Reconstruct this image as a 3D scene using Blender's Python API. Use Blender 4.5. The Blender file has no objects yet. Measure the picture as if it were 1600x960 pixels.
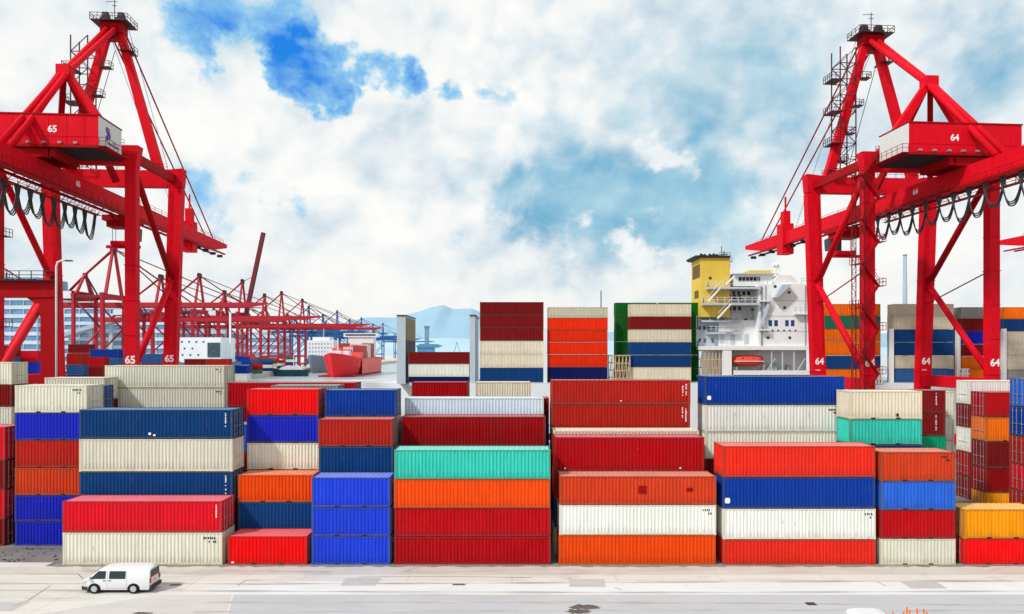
import bpy, bmesh, math, random
from mathutils import Vector, Matrix
random.seed(7)
R = math.radians
scn = bpy.context.scene
col = scn.collection
PI = math.pi

# ------------------------------------------------------------------ camera constants (photograph 1600 x 960)
F, CX, HY, CH = 1102.0, 800.0, 548.0, 16.4
def wx(px, Y): return (px - CX) * Y / F
def wz(py, Y): return CH + (HY - py) * Y / F

# ------------------------------------------------------------------ helpers
def lin(c):
    return tuple(((v/255.0)/12.92 if v/255.0 <= 0.04045 else ((v/255.0+0.055)/1.055)**2.4) for v in c)

class MB:
    def __init__(s): s.v = []; s.f = []
    def add(s, verts, faces):
        o = len(s.v); s.v += [tuple(v) for v in verts]; s.f += [tuple(o+i for i in f) for f in faces]
    def box(s, x0, x1, y0, y1, z0, z1):
        v = [(x0,y0,z0),(x1,y0,z0),(x1,y1,z0),(x0,y1,z0),(x0,y0,z1),(x1,y0,z1),(x1,y1,z1),(x0,y1,z1)]
        s.add(v, [(3,2,1,0),(4,5,6,7),(0,1,5,4),(1,2,6,5),(2,3,7,6),(3,0,4,7)]); return s
    def beam(s, a, b, w, h, w2=None, h2=None, up=(0,0,1)):
        """box section bar from a to b; w is across, h along the up direction"""
        a, b = Vector(a), Vector(b); d = (b-a).normalized(); u = Vector(up)
        if abs(d.dot(u)) > 0.95: u = Vector((0,1,0))
        x = d.cross(u).normalized(); u = x.cross(d).normalized()
        w2 = w if w2 is None else w2; h2 = h if h2 is None else h2
        v = []
        for p, ww, hh in ((a,w,h),(b,w2,h2)):
            for sx, su in ((-1,-1),(1,-1),(1,1),(-1,1)): v.append(p + x*(sx*ww/2) + u*(su*hh/2))
        s.add(v, [(3,2,1,0),(4,5,6,7),(0,1,5,4),(1,2,6,5),(2,3,7,6),(3,0,4,7)]); return s
    def tube(s, pts, r, n=8, r2=None):
        pts = [Vector(p) for p in pts]; rings = []; m = len(pts)
        prev = None
        for i, p in enumerate(pts):
            d = (pts[min(i+1,m-1)] - pts[max(i-1,0)]).normalized()
            if prev is None:
                u = Vector((0,0,1)) if abs(d.z) < 0.95 else Vector((0,1,0))
            else: u = prev
            x = d.cross(u).normalized(); u = x.cross(d).normalized(); prev = u
            rr = r if r2 is None else r + (r2-r)*i/max(1,m-1)
            rings.append([p + x*(math.cos(2*PI*k/n)*rr) + u*(math.sin(2*PI*k/n)*rr) for k in range(n)])
        v = [q for ring in rings for q in ring]; f = []
        for i in range(m-1):
            for k in range(n):
                k2 = (k+1) % n
                f.append((i*n+k, (i+1)*n+k, (i+1)*n+k2, i*n+k2))
        f.append(tuple(range(n))); f.append(tuple((m-1)*n+k for k in reversed(range(n))))
        s.add(v, f); return s
    def prism(s, poly, axis, a, b):
        """poly: list of 2D points; axis 'x','y','z' is the extrusion axis"""
        n = len(poly)
        def P(p, t): return {'x':(t,p[0],p[1]), 'y':(p[0],t,p[1]), 'z':(p[0],p[1],t)}[axis]
        v = [P(p,a) for p in poly] + [P(p,b) for p in poly]
        f = [tuple(range(n))[::-1], tuple(range(n,2*n))] + [(i,(i+1)%n,n+(i+1)%n,n+i) for i in range(n)]
        s.add(v, f); return s
    def cyl(s, c, r, axis, a, b, n=20, r2=None):
        pts = {'x':lambda t:(t,c[0],c[1]), 'y':lambda t:(c[0],t,c[1]), 'z':lambda t:(c[0],c[1],t)}[axis]
        return s.tube([pts(a), pts(b)], r, n, r2)
    def quad(s, *p):
        s.add(p, [tuple(range(len(p)))]); return s
    def mesh(s, name):
        me = bpy.data.meshes.new(name); me.from_pydata(s.v, [], s.f)
        bm = bmesh.new(); bm.from_mesh(me); bmesh.ops.recalc_face_normals(bm, faces=bm.faces); bm.to_mesh(me); bm.free()
        return me
    def build(s, name, mat, parent=None, smooth=False):
        me = s.mesh(name)
        if mat: me.materials.append(mat)
        if smooth:
            for p in me.polygons: p.use_smooth = True
        return link(name, me, parent)

def link(name, data, parent=None):
    o = bpy.data.objects.new(name, data); col.objects.link(o)
    if parent: o.parent = parent
    return o
def empty(name, loc=(0,0,0), rz=0):
    o = link(name, None); o.location = loc; o.rotation_euler = (0,0,rz); o.empty_display_size = .5; return o
def tag(o, label=None, cat=None, group=None, kind=None):
    if label: o['label'] = label
    if cat: o['category'] = cat
    if group: o['group'] = group
    if kind: o['kind'] = kind
    return o
def copy_tree(o, parent=None, swap=None):
    c = o.copy(); col.objects.link(c)
    if parent: c.parent = parent
    if swap and o.data is not None:
        c.data = swap(o.data)
    for ch in list(o.children): copy_tree(ch, c, swap)
    return c

# ------------------------------------------------------------------ materials
MATS = {}
def nodes(name):
    m = bpy.data.materials.new(name); m.use_nodes = True
    nt = m.node_tree; b = nt.nodes['Principled BSDF']
    return m, nt, b
def ramp(nt, fac, stops):
    r = nt.nodes.new('ShaderNodeValToRGB')
    el = r.color_ramp.elements
    while len(el) > 1: el.remove(el[-1])
    el[0].position, el[0].color = stops[0][0], (*stops[0][1], 1)
    for p, c in stops[1:]:
        e = el.new(p); e.color = (*c, 1)
    nt.links.new(fac, r.inputs[0]); return r.outputs[0]
def g(v): return (v,v,v)
def mixc(nt, fac, a, b, mode='MIX'):
    m = nt.nodes.new('ShaderNodeMix'); m.data_type = 'RGBA'; m.blend_type = mode
    for sock, val in ((0,fac),(6,a),(7,b)):
        if isinstance(val, (int,float)): m.inputs[sock].default_value = val
        elif isinstance(val, tuple): m.inputs[sock].default_value = (*val,1)
        else: nt.links.new(val, m.inputs[sock])
    return m.outputs[2]
def noise(nt, vec, scale, detail=4, rough=.55, stretch=None, dist=0):
    if stretch:
        mp = nt.nodes.new('ShaderNodeMapping'); mp.inputs['Scale'].default_value = stretch
        nt.links.new(vec, mp.inputs[0]); vec = mp.outputs[0]
    n = nt.nodes.new('ShaderNodeTexNoise'); n.inputs['Scale'].default_value = scale
    n.inputs['Detail'].default_value = detail; n.inputs['Roughness'].default_value = rough; n.inputs['Distortion'].default_value = dist
    nt.links.new(vec, n.inputs['Vector']); return n.outputs[0]
def objvec(nt):
    """object coordinates shifted by a per-object random amount so that repeats weather differently"""
    tc = nt.nodes.new('ShaderNodeTexCoord'); oi = nt.nodes.new('ShaderNodeObjectInfo')
    ml = nt.nodes.new('ShaderNodeMath'); ml.operation = 'MULTIPLY'; ml.inputs[1].default_value = 91.0
    nt.links.new(oi.outputs['Random'], ml.inputs[0])
    ad = nt.nodes.new('ShaderNodeVectorMath'); ad.operation = 'ADD'
    nt.links.new(tc.outputs['Object'], ad.inputs[0]); nt.links.new(ml.outputs[0], ad.inputs[1])
    return ad.outputs[0], oi.outputs['Random']

def paint(name, rgb, rust=.35, wear=.25, rough=.6, gain=.92, grime=False):
    """weathered sheet-steel paint: tone drift, vertical dirt streaks, chalky fading and rust"""
    key = name
    if key in MATS: return MATS[key]
    m, nt, b = nodes(name); vec, rnd = objvec(nt)
    base = tuple(min(.85, max(.003, c*gain)) for c in lin(rgb))
    dark = tuple(c*.62 for c in base); pale = tuple(min(.85, c*1.06+.006) for c in base)
    n1 = noise(nt, vec, .55, 5, .6)
    c = mixc(nt, ramp(nt, n1, [(.35,g(0)),(.7,g(wear*1.6))]), base, pale)
    n2 = noise(nt, vec, 1.0, 5, .65, (5.5,5.5,.35))
    c = mixc(nt, ramp(nt, n2, [(.42,g(0)),(.72,g(min(1,.85*wear*1.6)))]), c, dark)
    tcz = nt.nodes.new('ShaderNodeTexCoord'); spz = nt.nodes.new('ShaderNodeSeparateXYZ'); nt.links.new(tcz.outputs['Object'], spz.inputs[0])
    n3 = noise(nt, vec, 2.6, 6, .7)
    # sun-faded and repainted areas, different on every object
    n5 = noise(nt, vec, .23, 3, .5)
    c = mixc(nt, ramp(nt, n5, [(.52,g(0)),(.60,g(.5*wear*2))]), c, tuple(min(.85,v*.80+.006) for v in base))
    if grime:
        mr = nt.nodes.new('ShaderNodeMapRange'); mr.inputs[1].default_value = .75; mr.inputs[2].default_value = .12; nt.links.new(spz.outputs[2], mr.inputs[0])
        mm = nt.nodes.new('ShaderNodeMath'); mm.operation = 'MULTIPLY'; nt.links.new(mr.outputs[0], mm.inputs[0]); nt.links.new(ramp(nt, n2, [(.35,g(.1)),(.65,g(.75))]), mm.inputs[1])
        c = mixc(nt, mm.outputs[0], c, tuple(v*.5+.012 for v in base))
    # rust blooms with runs under them
    n6 = noise(nt, vec, 1.5, 7, .68, (2.2,2.2,.55))
    c = mixc(nt, ramp(nt, n6, [(.66-.06*rust,g(0)),(.72,g(.75*rust))]), c, (.20,.075,.03))
    c = mixc(nt, ramp(nt, n3, [(.70-.08*rust,g(0)),(.76,g(rust))]), c, (.16,.055,.022))
    n4 = noise(nt, vec, 9, 3, .5)
    c = mixc(nt, ramp(nt, n4, [(.72,g(0)),(.77,g(.35*wear*2))]), c, (.5,.47,.42))
    hv = nt.nodes.new('ShaderNodeHueSaturation'); mr2 = nt.nodes.new('ShaderNodeMapRange'); mr2.inputs[3].default_value = .86 if grime else .97; mr2.inputs[4].default_value = 1.07 if grime else 1.02
    nt.links.new(rnd, mr2.inputs[0]); nt.links.new(mr2.outputs[0], hv.inputs['Value']); nt.links.new(c, hv.inputs['Color']); c = hv.outputs[0]
    nt.links.new(c, b.inputs['Base Color'])
    rr = nt.nodes.new('ShaderNodeMapRange'); rr.inputs[3].default_value = rough-.1; rr.inputs[4].default_value = rough+.2
    nt.links.new(n1, rr.inputs[0]); nt.links.new(rr.outputs[0], b.inputs['Roughness'])
    b.inputs['Specular IOR Level'].default_value = .06
    MATS[key] = m; return m
def plain(name, rgb, rough=.5, metal=0, var=.15, scale=1.0, spec=.3, linear=False):
    if name in MATS: return MATS[name]
    m, nt, b = nodes(name); vec, rnd = objvec(nt)
    base = rgb if linear else lin(rgb)
    n1 = noise(nt, vec, scale, 5, .6)
    c = mixc(nt, ramp(nt, n1, [(.3,g(0)),(.75,g(1))]), base, tuple(v*(1-var) for v in base))
    nt.links.new(c, b.inputs['Base Color']); b.inputs['Roughness'].default_value = rough; b.inputs['Metallic'].default_value = metal
    b.inputs['Specular IOR Level'].default_value = spec
    MATS[name] = m; return m

DARK = plain('dark_steel', (38,36,38), .6)
RUBBER = plain('rubber', (22,22,24), .8)
GALV = plain('galvanised_steel', (150,152,155), .45, .4)
WHITE = plain('white_marking', (238,238,235), .5)
GLASS = plain('dark_glass', (24,44,44), .12, 0, .1, 1, .6)

# ------------------------------------------------------------------ containers
COL = {  # key: (rgb, words)
 'red':(( 225, 22, 40),'bright red'), 'vred':((250, 14, 18),'vivid red'), 'crimson':((182, 4, 20),'crimson'), 'dred':((150, 8, 16),'dark red'),
 'maroon':((128, 22, 26),'maroon'), 'brick':((178, 34, 26),'brick red'), 'ored':((232, 46, 30),'orange-red'), 'rust':((205, 62, 30),'rust orange'),
 'orange':((255, 76, 14),'orange'), 'amber':((255, 150, 14),'amber yellow'), 'sorange':((255, 48, 12),'vivid orange'), 'torange':((255,112,18),'light orange'),
 'beige':((226, 224, 206),'beige'), 'white':((232, 233, 226),'off-white'), 'sand':((214, 206, 182),'sand beige'), 'grey':((150,150,146),'grey'),
 'navy':((14, 64, 122),'navy blue'), 'royal':((6, 56, 150),'royal blue'), 'cobalt':((30, 40, 190),'cobalt blue'), 'blue':((36, 70, 222),'bright blue'),
 'mid':((44, 100, 208),'mid blue'), 'steel':((48, 92, 150),'steel blue'), 'deep':((8, 26, 92),'deep blue'), 'pale':((200, 220, 232),'pale blue-grey'),
 'teal':((60, 206, 186),'turquoise'), 'green':((10, 150, 110),'green'), 'pine':((30, 118, 96),'pine green'), 'dgreen':((6, 96, 26),'dark green'),
 'tanbeige':((230,220,196),'cream'),
}
def cpaint(k):
    rgb, w = COL[k]
    lightc = min(rgb) > 140
    return paint('paint_'+w.replace(' ','_'), rgb, .62 if lightc else .55, .32 if lightc else .44, .6, .95, True)
def fpaint(k):
    rgb, w = COL[k]
    if min(rgb) > 140: rgb = tuple(int(a*.86+b*.14) for a, b in zip(rgb, (176,128,62)))
    else: rgb = tuple(int(c*.62+d*.34) for c, d in zip(rgb, (126,112,92)))
    return paint('frame_paint_'+w.replace(' ','_'), rgb, 1.0, .45)

def lit_rpaint(k):  # body colour whitened: faded roofs with their sunlit brightness painted in
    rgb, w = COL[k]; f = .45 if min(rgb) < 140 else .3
    return paint('roof_lit_faded_'+w.replace(' ','_'), tuple(int(c*(1-f)+238*f) for c in rgb), .35, .5)
CM = {}
def cmesh(kind, L, build, mat):
    key = (kind, L, mat.name)
    if key not in CM:
        g0 = (kind, L)
        if g0 not in CM:
            CM[g0] = build().mesh(kind)
        me = CM[g0].copy(); me.materials.clear(); me.materials.append(mat); CM[key] = me
    return CM[key]
W, H = 2.44, 2.44
def m_frame(L):
    b = MB(); hx = L/2; hy = W/2; p = .15
    for sx in (-1,1):
        for sy in (-1,1):
            x0, x1 = sorted((sx*hx, sx*(hx-p))); y0, y1 = sorted((sy*hy, sy*(hy-p)))
            b.box(x0, x1, y0, y1, .118, H-.118)
            for z0, z1 in ((.0,.118),(H-.118,H)):                       # corner castings, slightly proud
                X0, X1 = sorted((sx*(hx+.006), sx*(hx-.178))); Y0, Y1 = sorted((sy*(hy+.006), sy*(hy-.162)))
                b.box(X0, X1, Y0, Y1, z0, z1)
    for sy in (-1,1):
        y0, y1 = sorted((sy*(hy-.012), sy*(hy-.1)))
        b.box(-hx+.178, hx-.178, y0, y1, .02, .17)
        b.box(-hx+.178, hx-.178, y0, y1, H-.10, H-.014)
    for sx in (-1,1):
        x0, x1 = sorted((sx*(hx-.012), sx*(hx-.1)))
        b.box(x0, x1, -hy+.162, hy-.162, .02, .18)
        b.box(x0, x1, -hy+.162, hy-.162, H-.13, H-.014)
    return b
def corr(L0, L1, pitch, d):
    """corrugation profile (u, depth) between L0 and L1"""
    n = max(1, round((L1-L0)/pitch)); p = (L1-L0)/n; out = []
    for i in range(n):
        u = L0 + i*p
        out += [(u, 0), (u+.25*p, 0), (u+.5*p, d), (u+.75*p, d)]
    out.append((L1, 0)); return out
def m_side(L):
    b = MB(); pr = corr(-L/2+.15, L/2-.15, .277, .046)
    v = [(u, -W/2+.016+d, .168) for u, d in pr] + [(u, -W/2+.016+d, H-.098) for u, d in pr]
    n = len(pr); b.add(v, [(i, i+1, n+i+1, n+i) for i in range(n-1)]); return b
def m_back(L):
    b = m_side(L); b.v = [(-x, -y, z) for x, y, z in b.v]; return b
def m_roof(L):
    b = MB(); pr = corr(-L/2+.1, L/2-.1, .42, .02)
    v = [(u, -W/2+.1, H-.03-d) for u, d in pr] + [(u, W/2-.1, H-.03-d) for u, d in pr]
    n = len(pr); b.add(v, [(i, i+1, n+i+1, n+i) for i in range(n-1)]); return b
def m_end(L):     # blank end on -x
    b = MB(); pr = corr(-W/2+.15, W/2-.15, .25, .04)
    v = [(-L/2+.02+d, u, .178) for u, d in pr] + [(-L/2+.02+d, u, H-.128) for u, d in pr]
    n = len(pr); b.add(v, [(i, i+1, n+i+1, n+i) for i in range(n-1)]); return b
def m_door(L, s): # one leaf on +x, s = -1 or 1
    y0, y1 = sorted((s*.012, s*(W/2-.155)))
    b = MB(); b.box(L/2-.07, L/2-.03, y0, y1, .19, H-.14)
    for z in (.55, 1.0, 1.45, 1.9): b.box(L/2-.03, L/2-.018, y0+.06, y1-.06, z-.1, z+.1)
    return b
def m_rods(L, s):
    b = MB()
    for y in (.3, .78):
        b.tube([(L/2+.012, s*y, .1), (L/2+.012, s*y, H-.06)], .03, 6)
        for z in (.3, 1.0, 2.1): b.box(L/2-.018, L/2+.03, s*y-.07, s*y+.07, z-.05, z+.05)
        b.box(L/2+.02, L/2+.045, min(s*y, s*y-.4*s), max(s*y, s*y-.4*s), .98, 1.03)
    return b
def m_pocket(L, x):
    b = MB()
    if True:
        b.box(x-.19, x+.19, -W/2+.004, -W/2+.1, .012, .128)
    return b

def box_container(x0, x1, yf, z0, z1, key, long_, label, group, door='R', fine=True, marks=None, big=True, yaw=0):
    """container whose front face spans x0..x1 at y = yf, standing on z0"""
    L = 12.19 if long_ else 6.06
    o = empty('shipping_container', ((x0+x1)/2, yf+W/2, z0))
    o.scale = ((x1-x0)/L, 1, (z1-z0-.018)/H)
    tag(o, label, 'container', group)
    P, Fm = cpaint(key), fpaint(key)
    link('frame', cmesh('frame', L, lambda: m_frame(L), Fm), o)
    link('side_panel', cmesh('side_panel', L, lambda: m_side(L), P), o)
    link('side_panel', cmesh('back_panel', L, lambda: m_back(L), P), o)
    link('roof', cmesh('roof', L, lambda: m_roof(L), lit_rpaint(key)), o)
    ew = link('end_wall', cmesh('end_wall', L, lambda: m_end(L), P), o)
    ds = []
    for s in (-1, 1):
        d = link('door', cmesh('door%d' % s, L, lambda: m_door(L, s), P), o); ds.append(d)
        if fine:
            k = link('lock_rod', cmesh('rods%d' % s, L, lambda: m_rods(L, s), GALV if min(COL[key][0]) < 140 else Fm), d)
    if door == 'L':
        for d in [ew]+ds: d.rotation_euler = (0,0,PI)
    if not long_ and fine: [link('fork_pocket', cmesh('pocket%d' % (x_ > 0), L, lambda: m_pocket(L, x_), DARK), o) for x_ in (-1.05, 1.05)]
    if marks:
        for mk in marks: mk(o, L)
    return o

REST = MB(); REST_M = []; REST_I = []     # containers the photograph does not show singly
def rest_container(x0, x1, yf, z0, z1, key, long_):
    L = 12.19 if long_ else 6.06; sx, szz, cx, cy = (x1-x0)/L, (z1-z0-.018)/H, (x0+x1)/2, yf+W/2
    for m, fn in ((fpaint(key), [m_frame]), (cpaint(key), [m_side, m_back, m_end, lambda L: m_door(L,-1), lambda L: m_door(L,1)]), (lit_rpaint(key), [m_roof])):
        if m not in REST_M: REST_M.append(m)
        for q in fn:
            b = q(L); REST.add([(cx+x*sx, cy+y, z0+z*szz) for x, y, z in b.v], b.f); REST_I.extend([REST_M.index(m)]*len(b.f))
# marks on container sides --------------------------------------------------------------
def mk_code(seed, x=.93, n=3, top=2.15):
    """columns of small stencilled characters near one end of the side"""
    def f(o, L):
        rr = random.Random(seed); b = MB()
        for c in range(n-1):
            z = top - .1*c
            for k in range(rr.randint(7, 11)):
                hh = rr.uniform(.07, .12); xx = (x-.5)*L + c*.3
                if rr.random() < .85: b.box(xx-.05, xx+rr.uniform(.03,.07), -W/2+.006, -W/2+.012, z-hh, z)
                z -= .15
        b.build('lettering', WHITE, o)
    return f
def mk_top_code(seed, x=.9, wid=1.2):
    def f(o, L):
        rr = random.Random(seed); b = MB(); xx = (x-.5)*L - wid/2
        z = 2.1
        for row in range(2):
            u = xx + row*.4
            while u < xx+wid:
                w = rr.uniform(.06,.12)
                if rr.random() < .97: b.box(u, u+w, -W/2+.006, -W/2+.012, z-.15, z)
                u += .16
            z -= .28
        b.build('lettering', DARK, o)
    return f
def mk_plate(x, z, w, h, mat=WHITE, name='emblem_plate'):
    def f(o, L):
        b = MB(); cx = (x-.5)*L; n = 10
        poly = [(cx + w/2*max(-1,min(1,1.3*math.cos(2*PI*(k+.5)/n))), z + h/2*max(-1,min(1,1.3*math.sin(2*PI*(k+.5)/n)))) for k in range(n)]
        b.prism(poly, 'y', -W/2-.004, -W/2+.012); b.build(name, mat, o)
    return f
def mk_patch(x, z, w, h, key):
    def f(o, L):
        cx = (x-.5)*L
        MB().box(cx-w/2, cx+w/2, -W/2-.002, -W/2+.014, z-h/2, z+h/2).build('repair_patch', paint('patch_'+key, COL[key][0], .6, .5), o)
    return f

ORD = ['topmost', 'second from top', 'third from top', 'fourth from top', 'fifth from top', 'sixth from top', 'seventh from top']
FILL = ['brick','navy','beige','crimson','steel','maroon']
def stack(desc, x0, x1, Y, long_, tops, bottom=None, ground=0.0, hid=None, door='R', fine=True, group='containers stacked in the terminal yard', floor_px=None, keep=99):
    """tops: [(photo row of the top edge, colour, marks)] from the top down; what is hidden below is filled down to the ground"""
    s = F/Y; X0, X1 = wx(x0, Y), wx(x1, Y)
    zs = [wz(t[0], Y) for t in tops]
    mean = (zs[0]-zs[-1])/(len(zs)-1) if len(zs) > 1 else 2.5
    last = zs[-1]
    if bottom is not None: zb = wz(bottom, Y)
    else: zb = ground if last-ground < 1.45*mean else last-mean
    levels = zs + [zb]; cols = [(t[1], t[2] if len(t) > 2 else None) for t in tops]
    if zb - ground > 1.2:
        n = max(1, round((zb-ground)/2.5)); step = (zb-ground)/n
        for i in range(n):
            levels.append(zb-step*(i+1)); cols.append(((hid or FILL)[(i+len(desc)) % len(hid or FILL)], None))
    else: levels[-1] = ground
    N = len(cols); out = []; shown = min(len(tops), keep)
    for i, (k, mk) in enumerate(cols):
        if i >= shown:
            rest_container(X0, X1, Y, levels[i+1], levels[i], k, long_); continue
        o_ = 'lowest' if (i == N-1 and N > 1) else ORD[i]
        lab = f"{'long' if long_ else 'short'} {COL[k][1]} container, {o_} in the {desc}" if N > 1 else f"{'long' if long_ else 'short'} {COL[k][1]} container, {desc}"
        jx = random.uniform(-.03,.03); jy = random.uniform(-.03,.03)
        out.append(box_container(X0+jx, X1+jx, Y+jy, levels[i+1], levels[i], k, long_, lab, group, door, fine, mk))
    return out
def K(k): return 54 + 2.6*k

# ---- front yard rows (left to right)
stack('front stack behind the white van', 98, 347, K(0), True, [(783,'red',[mk_code(1,.965,2)]),(832,'beige',[mk_top_code(2,.92,.9)])])
stack('front stack with a vivid red base', 356, 480, K(0), True and False, [(838,'vred',[mk_plate(.06,.2,.22,.14)])])
stack('all-blue front stack', 487.5, 610, K(0), False, [(746,'blue'),(793,'blue'),(838,'blue')])
stack('front stack under turquoise', 616, 860, K(0), True, [(703,'teal'),(749,'orange'),(794,'crimson'),(839,'crimson')])
stack('front stack with repair patches', 873.5, 1118.5, K(0), True, [(744,'rust',[mk_patch(.53,1.28,.62,.66,'dred'),mk_patch(.83,1.3,.5,.3,'dred')]),(789,'white',[mk_top_code(3,.94,.6)]),(836,'orange')])
stack('front stack under orange-red', 1130, 1368, K(0), True, [(697,'ored'),(746,'royal',[mk_plate(.03,.62,.42,.42)]),(795,'white',[mk_top_code(4,.95,.5)]),(843,'ored')], door='R')
stack('short front stack beside amber', 1376.5, 1493, K(0), False, [(706,'rust',[mk_top_code(5,.86,.6)]),(752,'mid'),(797,'crimson'),(842,'beige')])
stack('front stack under an amber container', 1506, 1628, K(0), False, [(796,'amber'),(842,'vred')], door='L')
# ---- second row
stack('stack rising behind the van stack', 123.5, 363, K(1), True, [(640,'navy',[mk_plate(.46,.42,.2,.2),mk_plate(.49,.3,.2,.14),mk_code(8,.955,2)]),(686,'beige'),(737,'navy',[mk_code(9,.955,2)])], bottom=786)
stack('stack behind the vivid red base', 372, 490, K(1), False, [(742,'orange'),(785,'navy')])
stack('stack rising behind the blue trio', 498, 614, K(1), False, [(655,'brick'),(698,'navy')])
stack('stack behind the patched stack', 866, 1100, K(1), True, [(683,'crimson',[mk_plate(.07,.22,.16,.1),mk_plate(.84,.25,.16,.1)])], bottom=737)
# ---- third row
stack('short left stack under beige', 23, 135, K(2), False, [(602,'beige',[mk_top_code(11,.86,.7)]),(645,'cobalt'),(688,'brick'),(731,'rust'),(774,'cobalt'),(815,'cobalt')])
stack('red stack cut by the left border', -106, 7.5, K(2), False, [(667,'red'),(719,'maroon'),(766,'red'),(811,'maroon')])
stack('vivid-red-topped short stack', 386, 498, K(2), False, [(608,'vred'),(649,'cobalt'),(692,'beige')])
stack('royal-topped stack above the blue trio', 508, 620, K(2), False, [(609,'royal')], bottom=651)
stack('maroon-topped stack behind turquoise', 627, 852, K(2), True, [(651,'dred')], bottom=698)
stack('thin cream roof behind crimson', 864, 1092, K(2), True, [(673,'tanbeige')], bottom=716)
stack('beige and turquoise short stack', 1328, 1441, K(2), False, [(611,'tanbeige',[mk_plate(.66,.35,.2,.3,DARK,'scuff')]),(655,'teal')], bottom=695)
stack('blue stack cut by the right border', 1609, 1722, K(2), False, [(592,'mid'),(637,'royal'),(684,'brick'),(729,'red'),(771,'brick')], door='L')
# ---- fourth row
stack('stack behind the left beige container', 46, 153, K(3), False, [(603,'steel'),(641,'beige')])
stack('stack in the gap right of navy', 366, 474, K(3), False, [(663,'mid'),(707,'red')])
stack('pale-topped stack behind maroon', 632, 849, K(3), True, [(622,'pale')], bottom=662)
stack('brick red pair behind crimson', 861.5, 1078.5, K(3), True, [(594,'brick',[mk_code(13,.945,3),mk_plate(.5,.35,.16,.1)]),(632,'brick',[mk_code(14,.945,3)])], bottom=671)
stack('royal-topped stack above orange-red', 1102, 1321, K(3), True, [(588,'royal',[mk_plate(.03,.6,.34,.34)]),(633,'white',[mk_top_code(15,.92,.9)]),(675,'beige')], bottom=717)
# ---- deeper rows
stack('grey roof behind vivid red', 424, 528, K(4), False, [(602,'grey')], bottom=640)
stack('dark red roof line behind pale one', 655, 858, K(4), True, [(622,'dred')], bottom=662)
stack('dark red ends right of beige', 1374, 1478, K(4), False, [(610,'maroon',[mk_code(16,.86,2)]),(645,'maroon',[mk_code(17,.86,2)]),(681,'green')])
stack('long dark red stack behind vivid red', 356, 556, K(5), True, [(598,'crimson'),(636,'dred')])
stack('white stack right of dark red ends', 1392, 1491, K(5), False, [(612,'beige'),(650,'beige'),(688,'beige')])
stack('low beige roof left of centre beige', 70, 163, K(6), False, [(590,'beige')], bottom=625)
stack('beige stack at the upper left border', -75, 18, K(7), False, [(566,'beige',[mk_code(18,.8,2)]),(601,'maroon'),(636,'beige')])
stack('long beige pair under the left crane', 164, 350, K(7), True, [(571,'beige',[mk_top_code(19,.95,.5)]),(606,'beige',[mk_top_code(20,.95,.5)])])
stack('red container between the ship columns', 643, 731, K(8), False, [(597,'crimson')], bottom=636)
stack('cream container right of the ship columns', 743, 829, K(8), False, [(597,'tanbeige')], bottom=634)
stack('orange and maroon stack at right', 1541, 1631, K(8), False, [(613,'crimson'),(652,'torange'),(690,'maroon'),(732,'dred'),(770,'amber')], door='L')
stack('white-topped stack behind the orange one', 1516, 1604, K(9), False, [(595,'white'),(632,'maroon'),(669,'white'),(707,'crimson'),(745,'maroon')], door='L')

# ------------------------------------------------------------------ quay cranes
CRED  = paint('crane_red', (224, 2, 34), .4, .42, .5, .92)
CRED2 = paint('crane_dark_red', (172, 4, 20), .35, .3, .5, .85)
HWHITE = paint('house_white', (226,226,222), .2, .2, .5, .85)
RAILM = paint('rail_red', (150, 30, 34), .3, .2)
STAIRM = plain('stair_dark_red', (74,22,28), .6)
CABLE = plain('black_cable', (58,60,64), .6)

def text_part(txt, size, loc, parent, mat=WHITE, rot=(PI/2,0,0), bold=.03):
    cu = bpy.data.curves.new('number', 'FONT'); cu.body = txt; cu.size = size; cu.align_x = 'CENTER'; cu.align_y = 'CENTER'
    cu.offset = bold*size; cu.extrude = .01; cu.materials.append(mat)
    t_ = bpy.data.objects.new('number', cu); me = bpy.data.meshes.new_from_object(t_); bpy.data.objects.remove(t_)
    me.name = 'number'; o = link('number', me, parent); o.location = loc; o.rotation_euler = rot; return o

def railing(b, pts, h=1.1, step=2.0, r=.035):
    for a, c in zip(pts, pts[1:]):
        a, c = Vector(a), Vector(c); n = max(1, round((c-a).length/step))
        for k in (h, h*.55): b.beam(a+Vector((0,0,k)), c+Vector((0,0,k)), r*1.6, r*1.6)
        for i in range(n+1):
            p = a.lerp(c, i/n); b.beam(p, p+Vector((0,0,h)), r*1.6, r*1.6)

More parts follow.
